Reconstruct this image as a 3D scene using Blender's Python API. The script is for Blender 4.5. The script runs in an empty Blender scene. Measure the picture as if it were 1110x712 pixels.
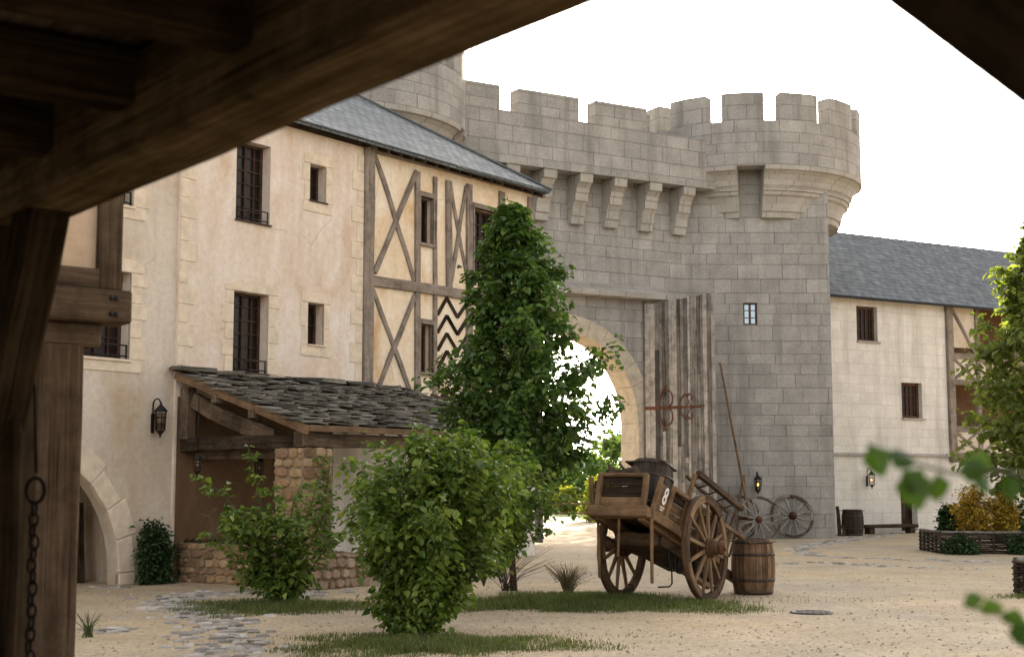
import bpy, bmesh, math, random
from mathutils import Vector, Matrix, Euler
R = math.radians
SC = bpy.context.scene
COL = SC.collection
random.seed(11)
U = random.uniform

# ------------------------------------------------------------------ camera maths (photo pixel -> place in the world)
FPX, CX, CY, CAMZ = 1542.0, 555.0, 356.0, 1.7
TH = math.atan(167 / FPX)
CAM = Vector((0, 0, CAMZ))
def ray(px, py):
    x = (px - CX) / FPX; y = (CY - py) / FPX
    return Vector((x, math.cos(TH) - y * math.sin(TH), math.sin(TH) + y * math.cos(TH)))
def gnd(px, py, z=0.0):
    r = ray(px, py); t = (z - CAMZ) / r.z
    return CAM + r * t
def atY(px, py, Y):
    r = ray(px, py); return CAM + r * (Y / r.y)
class Frame:
    """a wall's own axes: x along it, y into it, z up"""
    def __init__(s, x, y, deg):
        a = R(deg); s.o = Vector((x, y, 0)); s.rz = math.pi / 2 - a
        s.d = Vector((math.sin(a), math.cos(a), 0)); s.n = Vector((-s.d.y, s.d.x, 0))
    def uz(s, px, py, yin=0.0):
        r = ray(px, py); o = s.o + s.n * yin
        t = (o - CAM).dot(s.n) / r.dot(s.n); q = CAM + r * t
        return (q - s.o).dot(s.d), q.z
    def w(s, u, y, z):
        return s.o + s.d * u + s.n * y + Vector((0, 0, z))

# ------------------------------------------------------------------ mesh builder
class MB:
    def __init__(s): s.v = []; s.f = []; s.uv = []; s.sm = []
    def face(s, pts, uv=None, smooth=False):
        i = len(s.v); s.v += [Vector(p) for p in pts]
        s.f.append(list(range(i, i + len(pts)))); s.uv.append(uv); s.sm.append(smooth)
    def idx(s, ids, uv=None, smooth=False):
        s.f.append(list(ids)); s.uv.append(uv); s.sm.append(smooth)
    def box(s, x0, x1, y0, y1, z0, z1, M=None, j=0.0):
        ps = [Vector((x, y, z)) for z in (z0, z1) for y in (y0, y1) for x in (x0, x1)]
        if j: ps = [p + Vector((U(-j, j), U(-j, j), U(-j, j))) for p in ps]
        if M is not None: ps = [M @ p for p in ps]
        i = len(s.v); s.v += ps
        for q in ((0, 2, 3, 1), (4, 5, 7, 6), (0, 1, 5, 4), (2, 6, 7, 3), (0, 4, 6, 2), (1, 3, 7, 5)):
            s.idx([i + k for k in q])
    def bar(s, p0, p1, w, h, up=(0, 0, 1), n=1, wob=0.0, taper=1.0):
        """squared timber from p0 to p1, uv along its grain"""
        p0 = Vector(p0); p1 = Vector(p1); d = (p1 - p0); L = d.length; d.normalize()
        up = Vector(up)
        a = d.cross(up)
        if a.length < 1e-4: a = d.cross(Vector((1, 0, 0)))
        a.normalize(); b = a.cross(d).normalized()
        i = len(s.v); ou, ov = U(0, 50), U(0, 50)
        for k in range(n + 1):
            t = k / n; c = p0 + d * (L * t); sc = 1 + (taper - 1) * t
            c = c + a * U(-wob, wob) + b * U(-wob, wob)
            for (sa, sb) in ((-1, -1), (1, -1), (1, 1), (-1, 1)):
                q = c + a * (sa * w * sc / 2 + U(-wob, wob) * .5) + b * (sb * h * sc / 2 + U(-wob, wob) * .5)
                s.v.append(q)
        for k in range(n):
            u0, u1 = ou + L * k / n, ou + L * (k + 1) / n; vv = ov
            for e in range(4):
                ww = w if e % 2 == 0 else h
                s.idx([i + k * 4 + e, i + k * 4 + (e + 1) % 4, i + (k + 1) * 4 + (e + 1) % 4, i + (k + 1) * 4 + e],
                      [(u0, vv), (u0, vv + ww), (u1, vv + ww), (u1, vv)]); vv += ww
        for base, o in ((i, (3, 2, 1, 0)), (i + n * 4, (0, 1, 2, 3))):
            s.idx([base + k for k in o], [(ou, ov), (ou + .03, ov + w), (ou + .06, ov + w), (ou + .03, ov + h)])
    def tube(s, pts, r, n=6, caps=True):
        pts = [Vector(p) for p in pts]; rs = r if isinstance(r, (list, tuple)) else [r] * len(pts)
        i = len(s.v); L = 0; m = len(pts); ref = None
        for k, p in enumerate(pts):
            d = (pts[min(k + 1, m - 1)] - pts[max(k - 1, 0)]).normalized()
            if ref is None:
                ref = Vector((0, 0, 1)) if abs(d.z) < .9 else Vector((1, 0, 0))
            a = d.cross(ref).normalized(); b = a.cross(d).normalized(); ref = b
            for e in range(n):
                t = 2 * math.pi * e / n
                s.v.append(p + (a * math.cos(t) + b * math.sin(t)) * rs[k])
        for k in range(m - 1):
            L2 = L + (pts[k + 1] - pts[k]).length
            for e in range(n):
                e2 = (e + 1) % n
                s.idx([i + k * n + e, i + k * n + e2, i + (k + 1) * n + e2, i + (k + 1) * n + e],
                      [(L, e * .05), (L, e * .05 + .05), (L2, e * .05 + .05), (L2, e * .05)], True)
            L = L2
        if caps:
            s.idx([i + e for e in range(n)][::-1]); s.idx([i + (m - 1) * n + e for e in range(n)])
    def lathe(s, prof, n=24, M=None, a0=0.0, a1=2 * math.pi, caps=False, smooth=True, uvR=None, ends=False):
        """prof: (r, z) list; turned about z"""
        full = abs(a1 - a0 - 2 * math.pi) < 1e-6; cnt = n if full else n + 1
        i = len(s.v); m = len(prof)
        for k in range(cnt):
            a = a0 + (a1 - a0) * k / n
            for (r, z) in prof:
                p = Vector((r * math.cos(a), r * math.sin(a), z)); s.v.append(M @ p if M is not None else p)
        vs = [0]
        for k in range(1, m): vs.append(vs[-1] + math.hypot(prof[k][0] - prof[k - 1][0], prof[k][1] - prof[k - 1][1]))
        z0 = prof[0][1]
        for k in range(n):
            k2 = (k + 1) % cnt; ua = a0 + (a1 - a0) * k / n; ub = a0 + (a1 - a0) * (k + 1) / n
            for q in range(m - 1):
                Rr = uvR if uvR else max(prof[q][0], prof[q + 1][0])
                s.idx([i + k * m + q, i + k2 * m + q, i + k2 * m + q + 1, i + k * m + q + 1],
                      [(ua * Rr, z0 + vs[q]), (ub * Rr, z0 + vs[q]), (ub * Rr, z0 + vs[q + 1]), (ua * Rr, z0 + vs[q + 1])], smooth)
        if caps:
            s.idx([i + k * m for k in range(cnt)][::-1]); s.idx([i + k * m + m - 1 for k in range(cnt)])
        if ends and not full:
            s.idx([i + q for q in range(m)]); s.idx([i + (cnt - 1) * m + q for q in range(m)][::-1])
    def prism(s, poly, t0, t1, fn):
        """poly in 2-D, extruded; fn(a, b, t) -> point"""
        i = len(s.v); n = len(poly)
        s.v += [Vector(fn(a, b, t0)) for a, b in poly] + [Vector(fn(a, b, t1)) for a, b in poly]
        s.idx(list(range(i, i + n))[::-1]); s.idx(list(range(i + n, i + 2 * n)))
        for k in range(n): s.idx([i + k, i + (k + 1) % n, i + n + (k + 1) % n, i + n + k])
    def build(s, name, m, parent=None, bevel=0.0, label=None):
        me = bpy.data.meshes.new(name); me.from_pydata([tuple(v) for v in s.v], [], s.f)
        uvl = me.uv_layers.new(name='UVMap'); data = [0.0] * (2 * len(me.loops)); li = 0
        for f, uv in zip(s.f, s.uv):
            if uv is None:
                P = [s.v[k] for k in f]; nrm = Vector((0, 0, 0))
                for k in range(len(P)):
                    nrm += P[k].cross(P[(k + 1) % len(P)])
                if nrm.length > 0: nrm.normalize()
                if abs(nrm.z) > .97: uv = [(p.x, p.y) for p in P]
                else:
                    t = Vector((-nrm.y, nrm.x, 0)).normalized()
                    if abs(t.x) > .71 and t.x < 0 or abs(t.x) <= .71 and t.y < 0: t = -t
                    b = nrm.cross(t); b = b if b.z > 0 else -b
                    uv = [(p.dot(t), p.dot(b)) for p in P]
            for q in uv:
                data[li] = q[0]; data[li + 1] = q[1]; li += 2
        uvl.data.foreach_set('uv', data)
        me.polygons.foreach_set('use_smooth', s.sm)
        me.materials.append(m); me.update()
        o = bpy.data.objects.new(name, me); COL.objects.link(o)
        if parent is not None: o.parent = parent
        if bevel:
            b = o.modifiers.new('edge', 'BEVEL'); b.width = bevel; b.segments = 1; b.limit_method = 'ANGLE'
        if label: o['label'] = label
        return o

def tag(o, label, cat, group=None, kind=None):
    o['label'] = label; o['category'] = cat
    if group: o['group'] = group
    if kind: o['kind'] = kind
    return o
def thing(name, label, cat, loc=(0, 0, 0), rz=0.0, group=None):
    o = bpy.data.objects.new(name, None); COL.objects.link(o); o.empty_display_size = .2
    o.location = loc; o.rotation_euler = (0, 0, rz)
    return tag(o, label, cat, group)

# ------------------------------------------------------------------ materials
class NT:
    def __init__(s, name):
        s.m = bpy.data.materials.new(name); s.m.use_nodes = True; s.t = s.m.node_tree
        s.t.nodes.clear(); s.out = s.n('ShaderNodeOutputMaterial'); s.p = s.n('ShaderNodeBsdfPrincipled')
        s.l(s.p, 0, s.out, 0); s.uvn = None
    def n(s, typ, **kw):
        nd = s.t.nodes.new(typ)
        for k, v in kw.items():
            if k in nd.inputs: s.set(nd.inputs[k], v)
            else: setattr(nd, k, v)
        return nd
    def set(s, sock, v):
        if isinstance(v, tuple) and len(v) == 2 and isinstance(v[0], bpy.types.Node): s.t.links.new(v[0].outputs[v[1]], sock)
        elif isinstance(v, bpy.types.Node): s.t.links.new(v.outputs[0], sock)
        elif isinstance(v, (tuple, list)) and sock.type == 'RGBA' and len(v) == 3: sock.default_value = (*v, 1)
        else: sock.default_value = v
    def l(s, a, i, b, j): s.t.links.new(a.outputs[i], b.inputs[j])
    def uv(s):
        if s.uvn is None: s.uvn = s.n('ShaderNodeUVMap')
        return s.uvn
    def pos(s): return s.n('ShaderNodeNewGeometry')
    def map(s, src, sc=(1, 1, 1), loc=(0, 0, 0)):
        m = s.n('ShaderNodeMapping'); s.set(m.inputs[0], src); m.inputs['Scale'].default_value = sc; m.inputs['Location'].default_value = loc
        return m
    def noise(s, vec, scale, detail=4, rough=.55, dist=0.0):
        nd = s.n('ShaderNodeTexNoise'); s.set(nd.inputs['Vector'], vec)
        nd.inputs['Scale'].default_value = scale; nd.inputs['Detail'].default_value = detail
        nd.inputs['Roughness'].default_value = rough; nd.inputs['Distortion'].default_value = dist
        return nd
    def ramp(s, fac, stops, interp='LINEAR'):
        r = s.n('ShaderNodeValToRGB'); s.set(r.inputs[0], fac); e = r.color_ramp.elements; r.color_ramp.interpolation = interp
        while len(e) < len(stops): e.new(.5)
        for k, (p, c) in enumerate(stops):
            e[k].position = p; e[k].color = (*c, 1) if len(c) == 3 else c
        return r
    def mix(s, fac, a, b, mode='MIX'):
        m = s.n('ShaderNodeMix', data_type='RGBA', blend_type=mode)
        s.set(m.inputs['Factor'], fac); s.set(m.inputs[6], a); s.set(m.inputs[7], b)
        return (m, 2)
    def math(s, op, a, b=0.0, c=0.0):
        m = s.n('ShaderNodeMath', operation=op); s.set(m.inputs[0], a); s.set(m.inputs[1], b); s.set(m.inputs[2], c)
        return m
    def bump(s, h, strength=.3, dist=.02, prev=None):
        b = s.n('ShaderNodeBump'); b.inputs['Strength'].default_value = strength; b.inputs['Distance'].default_value = dist
        s.set(b.inputs['Height'], h)
        if prev is not None: s.set(b.inputs['Normal'], prev)
        return b
    def done(s, col, rough=.85, normal=None, spec=.3, metal=0.0):
        s.set(s.p.inputs['Base Color'], col); s.set(s.p.inputs['Roughness'], rough)
        s.p.inputs['Specular IOR Level'].default_value = spec; s.p.inputs['Metallic'].default_value = metal
        if normal is not None: s.set(s.p.inputs['Normal'], normal)
        return s.m
g3 = lambda v: (v, v, v)

def stucco(name, pale, mid, deep, bias=.5, stain=.35):
    t = NT(name); uv = t.uv()
    big = t.noise(t.map(uv, (.85, .5, 1), (U(0, 9), U(0, 9), 0)), 1.0, 7, .62, .7)
    c = t.ramp(big, [(bias - .16, pale), (bias, mid), (bias + .18, deep)])
    st = t.noise(t.map(uv, (2.6, .22, 1)), 1.0, 5, .65, .2)
    c2 = t.mix(t.ramp(st, [(.5, g3(0)), (.75, g3(stain))]), c, (pale[0] * .62, pale[1] * .52, pale[2] * .42))
    fine = t.noise(uv, 9, 6, .65)
    c3 = t.mix(.55, c2, t.ramp(fine, [(.3, g3(.72)), (.65, g3(1.0))]), 'MULTIPLY')
    lo = t.n('ShaderNodeSeparateXYZ'); t.set(lo.inputs[0], uv)
    crk = t.n('ShaderNodeTexVoronoi', feature='DISTANCE_TO_EDGE'); t.set(crk.inputs['Vector'], t.mix(.22, uv, t.noise(uv, 1.7, 3), 'ADD')); crk.inputs['Scale'].default_value = .55
    ck = t.ramp(crk, [(0, g3(1)), (.006, g3(0))])
    msk = t.ramp(t.noise(uv, .7, 2), [(.52, g3(0)), (.6, g3(.5))])
    ckm = t.mix(1.0, ck, msk, 'MULTIPLY')
    c4 = t.mix(ckm, c3, (.25, .19, .13))
    h = t.noise(uv, 5, 8, .7)
    return t.done(c4, .93, t.bump(h, .55, .035), .15)

def ashlar(name, c1, c2, joint, bw, bh, jw=.016, var=.5, streak=.3, jb=.8):
    t = NT(name); uv = t.uv(); sp = t.n('ShaderNodeSeparateXYZ'); t.set(sp.inputs[0], uv)
    v = t.math('ADD', (sp, 1), t.math('MULTIPLY', t.math('SINE', t.math('MULTIPLY', (sp, 1), 4.3 / (bh * 3.2))), bh * .18))
    row = t.math('FLOOR', t.math('DIVIDE', v, bh))
    wn = t.n('ShaderNodeTexWhiteNoise', noise_dimensions='1D'); t.set(wn.inputs['W'], row)
    off = t.math('MULTIPLY', (wn, 0), bw * 3)
    w1 = t.math('MULTIPLY', t.math('SINE', t.math('ADD', t.math('MULTIPLY', (sp, 0), 2.9 / bw), t.math('MULTIPLY', row, 2.4))), bw * .15)
    u = t.math('ADD', t.math('ADD', (sp, 0), off), w1)
    cb = t.n('ShaderNodeCombineXYZ'); t.set(cb.inputs[0], u); t.set(cb.inputs[1], v)
    wob = t.mix(.012, cb, t.noise(uv, 3, 4), 'ADD')
    br = t.n('ShaderNodeTexBrick', offset=0.0); t.set(br.inputs['Vector'], wob)
    br.inputs['Color1'].default_value = (*c1, 1); br.inputs['Color2'].default_value = (*c2, 1); br.inputs['Mortar'].default_value = (*joint, 1)
    br.inputs['Scale'].default_value = 1; br.inputs['Brick Width'].default_value = bw; br.inputs['Row Height'].default_value = bh
    br.inputs['Mortar Size'].default_value = jw; br.inputs['Mortar Smooth'].default_value = .3; br.inputs['Bias'].default_value = 0
    n1 = t.noise(uv, 1.1, 6, .65); n2 = t.noise(uv, 14, 5, .7)
    c = t.mix(var, (br, 0), t.ramp(n1, [(.3, g3(.66)), (.7, g3(1.18))]), 'MULTIPLY')
    c = t.mix(var, c, t.ramp(n2, [(.3, g3(.7)), (.68, g3(1.12))]), 'MULTIPLY')
    st = t.noise(t.map(uv, (1.7, .12, 1)), 1.0, 4, .6)
    c = t.mix(t.ramp(st, [(.5, g3(0)), (.72, g3(streak))]), c, (c1[0] * .5, c1[1] * .5, c1[2] * .48))
    h = t.mix(.35, t.ramp((br, 1), [(0, g3(1)), (1, g3(0))]), t.noise(uv, 6, 7, .7))
    return t.done(c, .92, t.bump(h, jb, .03), .15)

def slate(name, a, b, bw=.24, bh=.13, ms=.007):
    t = NT(name); uv = t.uv()
    br = t.n('ShaderNodeTexBrick', offset=.5); t.set(br.inputs['Vector'], t.mix(.02, uv, t.noise(uv, 2.2, 3), 'ADD'))
    br.inputs['Color1'].default_value = (*a, 1); br.inputs['Color2'].default_value = (*b, 1); br.inputs['Mortar'].default_value = (.03, .034, .037, 1)
    br.inputs['Scale'].default_value = 1; br.inputs['Brick Width'].default_value = bw; br.inputs['Row Height'].default_value = bh
    br.inputs['Mortar Size'].default_value = ms; br.inputs['Mortar Smooth'].default_value = .4
    sp = t.n('ShaderNodeSeparateXYZ'); t.set(sp.inputs[0], uv)
    lap = t.math('FRACT', t.math('DIVIDE', (sp, 1), bh))
    c = t.mix(.7, (br, 0), t.ramp(t.noise(uv, .9, 5), [(.3, g3(.65)), (.7, g3(1.25))]), 'MULTIPLY')
    c = t.mix(.5, c, t.ramp(t.noise(uv, 25, 3), [(.3, g3(.6)), (.7, g3(1.2))]), 'MULTIPLY')
    h = t.mix(.4, t.math('SUBTRACT', 1.0, lap), t.ramp((br, 1), [(0, g3(1)), (1, g3(0))]))
    return t.done(c, t.ramp(t.noise(uv, 3, 3), [(.3, g3(.62)), (.7, g3(.88))]), t.bump(h, .9, .025), .45)

def wood(name, dark, mid, pale, isl=.5, bump=.6, rough=.85, gr=1.0):
    t = NT(name); uv = t.uv(); geo = t.pos()
    grain = t.noise(t.map(uv, (1.3 * gr, 26 * gr, 1)), 1.0, 6, .65, .4)
    wide = t.noise(t.map(uv, (.7, 4, 1)), 1.0, 4, .6)
    f = t.math('ADD', t.math('MULTIPLY', grain, .6), t.math('MULTIPLY', wide, .4))
    f2 = t.math('ADD', f, t.math('MULTIPLY', t.math('SUBTRACT', (geo, 'Random Per Island'), .5), isl * .45))
    c = t.ramp(f2, [(.28, dark), (.5, mid), (.72, pale)])
    tc = t.n('ShaderNodeTexCoord')
    c = t.mix(.85, c, t.ramp(t.noise((tc, 3), 3.1, 6, .7), [(.33, g3(.42)), (.5, g3(.95)), (.68, g3(1.35))]), 'MULTIPLY')
    crack = t.noise(t.map(uv, (.8, 55, 1)), 1.0, 3, .5, .3)
    c = t.mix(t.ramp(crack, [(.62, g3(0)), (.7, g3(.75))]), c, tuple(x * .35 for x in dark))
    return t.done(c, rough, t.bump(t.mix(.5, grain, crack), bump, .012), .2)

def plain(name, col, rough=.8, metal=0.0, var=.35, scale=8, bump=.25, spec=.3, c2=None):
    t = NT(name); geo = t.n('ShaderNodeTexCoord'); n = t.noise((geo, 3), scale, 5, .65)
    c = t.mix(t.ramp(n, [(.35, g3(0)), (.68, g3(1))]), tuple(x * (1 - var) for x in col), c2 or tuple(min(1, x * (1 + var * .6)) for x in col))
    return t.done(c, rough, t.bump(n, bump, .01), spec, metal)

def stones(name, cols, rough=.92, bump=.6):
    t = NT(name); geo = t.pos(); tc = t.n('ShaderNodeTexCoord')
    k = len(cols); c = t.ramp((geo, 'Random Per Island'), [(i / (k - 1), cc) for i, cc in enumerate(cols)])
    n = t.noise((tc, 3), 9, 6, .7)
    c = t.mix(.75, c, t.ramp(n, [(.3, g3(.55)), (.7, g3(1.2))]), 'MULTIPLY')
    return t.done(c, rough, t.bump(n, bump, .03), .2)

def leafmat(name, cols, trans=.35, rough=.5, tint=(1.15, 1.2, .5)):
    t = NT(name); geo = t.pos(); k = len(cols)
    c = t.ramp((geo, 'Random Per Island'), [(i / (k - 1), cc) for i, cc in enumerate(cols)])
    tc = t.n('ShaderNodeTexCoord')
    c = t.mix(.6, c, t.ramp(t.noise((tc, 3), 1.6, 2), [(.35, g3(.6)), (.65, g3(1.15))]), 'MULTIPLY')
    t.done(c, rough, None, .35)
    tr = t.n('ShaderNodeBsdfTranslucent'); t.set(tr.inputs[0], t.mix(1.0, c, tint, 'MULTIPLY'))
    mx = t.n('ShaderNodeMixShader'); mx.inputs[0].default_value = trans
    t.l(t.p, 0, mx, 1); t.l(tr, 0, mx, 2); t.l(mx, 0, t.out, 0)
    return t.m

def glassmat(name, col=(.012, .014, .017), rough=.06):
    t = NT(name); tc = t.n('ShaderNodeTexCoord')
    return t.done(col, rough, t.bump(t.noise((tc, 3), 2.2, 2), .06, .05), .25)

def glow(name, col, st):
    t = NT(name); t.done((.5, .35, .1), .4)
    t.p.inputs['Emission Color'].default_value = (*col, 1); t.p.inputs['Emission Strength'].default_value = st; t.p.inputs['Base Color'].default_value = (.3, .15, .04, 1)
    return t.m

M = {}
M['stucco'] = stucco('lime_render', (.78, .685, .60), (.71, .583, .468), (.59, .39, .25), .55)
M['stucco_grey'] = stucco('lime_render_greyer', (.66, .575, .475), (.58, .485, .375), (.50, .37, .235), .55)
M['infill'] = stucco('ochre_infill', (.84, .735, .585), (.76, .60, .41), (.56, .335, .15), .55, .4)
M['castle'] = ashlar('grey_ashlar', (.332, .314, .288), (.405, .383, .352), (.215, .203, .186), .74, .385, .011, .75, .7, .6)
M['castle_trim'] = ashlar('dressed_trim', (.375, .35, .312), (.43, .402, .36), (.2, .18, .155), .8, 2.0, .012, .6, .2, .4)
M['limestone'] = ashlar('pale_limestone', (.665, .62, .55), (.72, .675, .605), (.55, .495, .42), .8, .36, .009, .5, .6, .35)
M['dressed'] = plain('dressed_stone', (.68, .57, .435), .9, 0, .16, 5, .25, .15)
M['arch_lit'] = plain('lit_voussoir_stone', (.50, .435, .34), .9, 0, .2, 4, .3, .15)  # warm light of the gateway reveal is put into this stone colour
M['slate'] = slate('blue_slate', (.095, .115, .128), (.19, .215, .225), .27, .17, .016)
M['slate2'] = slate('blue_slate_rows', (.055, .07, .085), (.088, .108, .126), .34, .27, .02)
M['roughslate'] = stones('rough_slate', [(.04, .036, .03), (.14, .128, .105), (.27, .25, .205), (.07, .064, .052), (.18, .16, .125)], .8, .5)
M['timber'] = wood('grey_timber', (.035, .026, .02), (.115, .088, .067), (.25, .205, .165), 1.1, 1.0)
M['timber_dark'] = wood('dark_timber', (.012, .009, .006), (.036, .026, .018), (.08, .06, .042))
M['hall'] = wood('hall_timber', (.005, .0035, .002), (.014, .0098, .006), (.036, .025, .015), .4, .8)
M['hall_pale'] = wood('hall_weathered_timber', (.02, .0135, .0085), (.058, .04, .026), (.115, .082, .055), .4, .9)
M['shedwood'] = wood('shed_timber', (.03, .021, .014), (.10, .07, .046), (.20, .148, .10))
M['verge'] = wood('verge_board', (.08, .046, .026), (.17, .105, .06), (.26, .17, .10), .3)
M['gate'] = wood('gate_planks', (.062, .056, .05), (.20, .182, .162), (.40, .372, .335), 1.2, .9)
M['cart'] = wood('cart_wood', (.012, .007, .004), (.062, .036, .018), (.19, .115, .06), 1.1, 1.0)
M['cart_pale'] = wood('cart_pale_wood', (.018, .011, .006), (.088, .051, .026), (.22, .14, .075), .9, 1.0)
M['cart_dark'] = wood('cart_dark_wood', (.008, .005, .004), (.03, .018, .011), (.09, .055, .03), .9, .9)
M['wheelgrey'] = wood('weathered_wheel', (.035, .029, .024), (.15, .132, .112), (.36, .33, .295), .6)
M['barrel'] = wood('oak_barrel', (.055, .032, .018), (.15, .088, .046), (.25, .16, .09), .7, .4)
M['barrel_dark'] = wood('dark_barrel', (.02, .015, .012), (.05, .037, .029), (.10, .075, .058), .6, .4)
M['window_wood'] = wood('window_wood', (.018, .01, .007), (.05, .027, .018), (.09, .053, .036), .3, .3, .6)
M['window_red'] = wood('window_red_wood', (.03, .014, .009), (.085, .038, .022), (.14, .07, .042), .3, .3, .6)
M['iron'] = plain('black_iron', (.022, .02, .019), .55, .6, .4, 20, .2, .4)
M['rust'] = plain('rusted_iron', (.15, .055, .03), .8, .3, .5, 14, .4, .3, (.22, .09, .045))
M['hoop'] = plain('barrel_hoop', (.065, .047, .036), .6, .5, .5, 15, .3, .4)
M['glass'] = glassmat('window_glass', (.014, .009, .006), .3)
M['glass_bright'] = glassmat('reflecting_glass', (.02, .025, .03), .02)
_p = M['glass_bright'].node_tree.nodes['Principled BSDF'].inputs; _p['Metallic'].default_value = 1.0; _p['Base Color'].default_value = (.22, .26, .30, 1)
M['rubble'] = stones('ochre_rubble', [(.2, .125, .07), (.27, .17, .09), (.42, .29, .16), (.34, .23, .13), (.48, .35, .21), (.24, .155, .095), (.38, .24, .14)])
M['mortar'] = plain('earth_mortar', (.30, .225, .145), .95, 0, .3, 10, .5, .1)
M['rubble_pink'] = stones('pink_rubble', [(.26, .18, .125), (.40, .285, .20), (.33, .245, .175), (.46, .35, .25)])
M['bark'] = plain('tree_bark', (.075, .055, .04), .95, 0, .4, 18, .8, .1)
M['stem'] = plain('green_stem', (.07, .075, .035), .8, 0, .3, 18, .4, .2)
M['linden'] = leafmat('linden_leaf', [(.038, .084, .018), (.068, .137, .03), (.11, .188, .042), (.055, .113, .024), (.20, .275, .075)], .38, .38)
M['bush'] = leafmat('hazel_leaf', [(.05, .098, .018), (.105, .18, .03), (.18, .255, .048), (.085, .15, .027), (.29, .345, .085)], .42, .4)
M['sunleaf'] = leafmat('sunlit_tree_leaf', [(.11, .155, .036), (.18, .225, .055), (.25, .285, .08), (.14, .18, .045)], .5)
M['farleaf'] = leafmat('hazy_far_leaf', [(.13, .21, .075), (.19, .28, .09), (.25, .34, .115), (.16, .24, .085)], .5)  # greens paled to stand in for haze over the distance
M['ivy'] = leafmat('ivy_leaf', [(.02, .045, .015), (.034, .07, .02), (.052, .095, .028)], .25)
M['broom'] = leafmat('yellow_flower', [(.12, .13, .03), (.50, .30, .02), (.60, .40, .04), (.18, .17, .035), (.46, .27, .02)], .3, .6, (1.1, .9, .5))
M['grassm'] = leafmat('grass_blade', [(.055, .09, .022), (.085, .125, .03), (.13, .16, .045), (.21, .195, .085)], .35, .6)
M['drygrass'] = leafmat('dry_stem', [(.24, .19, .10), (.32, .26, .14), (.17, .15, .07)], .3, .7, (1, 1, .8))
M['foreleaf'] = leafmat('hazel_near_leaf', [(.02, .05, .01), (.04, .09, .014), (.07, .13, .02)], .3)
M['white_paint'] = plain('worn_white_paint', (.72, .70, .66), .8, 0, .2, 60, .1, .2)
M['cobble'] = stones('cobble_stone', [(.16, .145, .125), (.44, .41, .37), (.28, .255, .225), (.58, .55, .5), (.11, .10, .088)], .85, .4)
M['wicker'] = stones('woven_withy', [(.016, .011, .008), (.045, .032, .023), (.028, .02, .015), (.075, .056, .04)], .8, .4)
M['soil'] = plain('dark_soil', (.05, .036, .025), .95, 0, .4, 12, .6, .1)
M['lamp'] = glow('lamp_glass_lit', (1.0, .52, .10), .6)
M['lampoff'] = plain('lamp_glass_amber', (.13, .085, .04), .35, 0, .3, 20, .1, .5)
M['manhole'] = plain('cast_iron_cover', (.06, .05, .045), .6, .5, .4, 25, .4, .4)

def gravel():
    t = NT('courtyard_gravel'); g = t.pos(); P = (g, 'Position')
    big = t.noise(P, .16, 5, .6); mid = t.noise(P, .9, 6, .65)
    c = t.ramp(big, [(.35, (.40, .338, .255)), (.5, (.46, .372, .255)), (.68, (.51, .392, .24))])
    c = t.mix(.7, c, t.ramp(mid, [(.3, g3(.72)), (.7, g3(1.12))]), 'MULTIPLY')
    vo = t.n('ShaderNodeTexVoronoi'); t.set(vo.inputs['Vector'], P); vo.inputs['Scale'].default_value = 26
    c = t.mix(.65, c, t.ramp((vo, 1), [(0, g3(.6)), (.5, g3(.98)), (1, g3(1.28))]), 'MULTIPLY')
    vo2 = t.n('ShaderNodeTexVoronoi'); t.set(vo2.inputs['Vector'], P); vo2.inputs['Scale'].default_value = 8
    c = t.mix(t.ramp((vo2, 1), [(.82, g3(0)), (.9, g3(.2))]), c, (.26, .2, .14))
    leafy = t.noise(P, 3.2, 5, .7)
    c = t.mix(t.ramp(leafy, [(.6, g3(0)), (.7, g3(.45))]), c, (.30, .215, .125))
    h = t.mix(.5, (vo, 0), t.noise(P, 7, 5))
    return t.done(c, .95, t.bump(h, .7, .03), .15)
M['gravel'] = gravel()
M['lawn'] = plain('lawn_green', (.17, .215, .06), .95, 0, .4, 4, .5, .1)
M['dirt'] = plain('dusty_road', (.52, .45, .35), .95, 0, .15, 2, .4, .1)
M['plaster_wall'] = stucco('peach_panel', (.60, .46, .33), (.54, .38, .25), (.46, .30, .18))
M['brownwall'] = plain('gallery_render', (.20, .115, .065), .9, 0, .25, 3, .2, .1)
M['dark'] = plain('unlit_interior', (.02, .018, .016), .95, 0, .2, 3, .1, .1)

M['shed_wall'] = stucco('shaded_ochre_render', (.19, .125, .078), (.15, .093, .053), (.11, .065, .036), .5, .3)  # ochre render, darkened to paint in the shade under the shed roof

M['hall_beam'] = wood('hall_eave_beam', (.015, .01, .005), (.052, .037, .02), (.115, .083, .046), .3, 1.0)
M['chain'] = plain('old_chain_iron', (.014, .010, .008), .8, .3, .5, 30, .4, .3)

M['yellowbush'] = leafmat('yellow_green_leaf', [(.16, .22, .05), (.30, .30, .06), (.22, .26, .05), (.42, .36, .06)], .45)

for _k in ('hall', 'hall_pale', 'hall_beam', 'timber_dark', 'chain'): M[_k].node_tree.nodes['Principled BSDF'].inputs['Specular IOR Level'].default_value = 0.0
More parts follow.
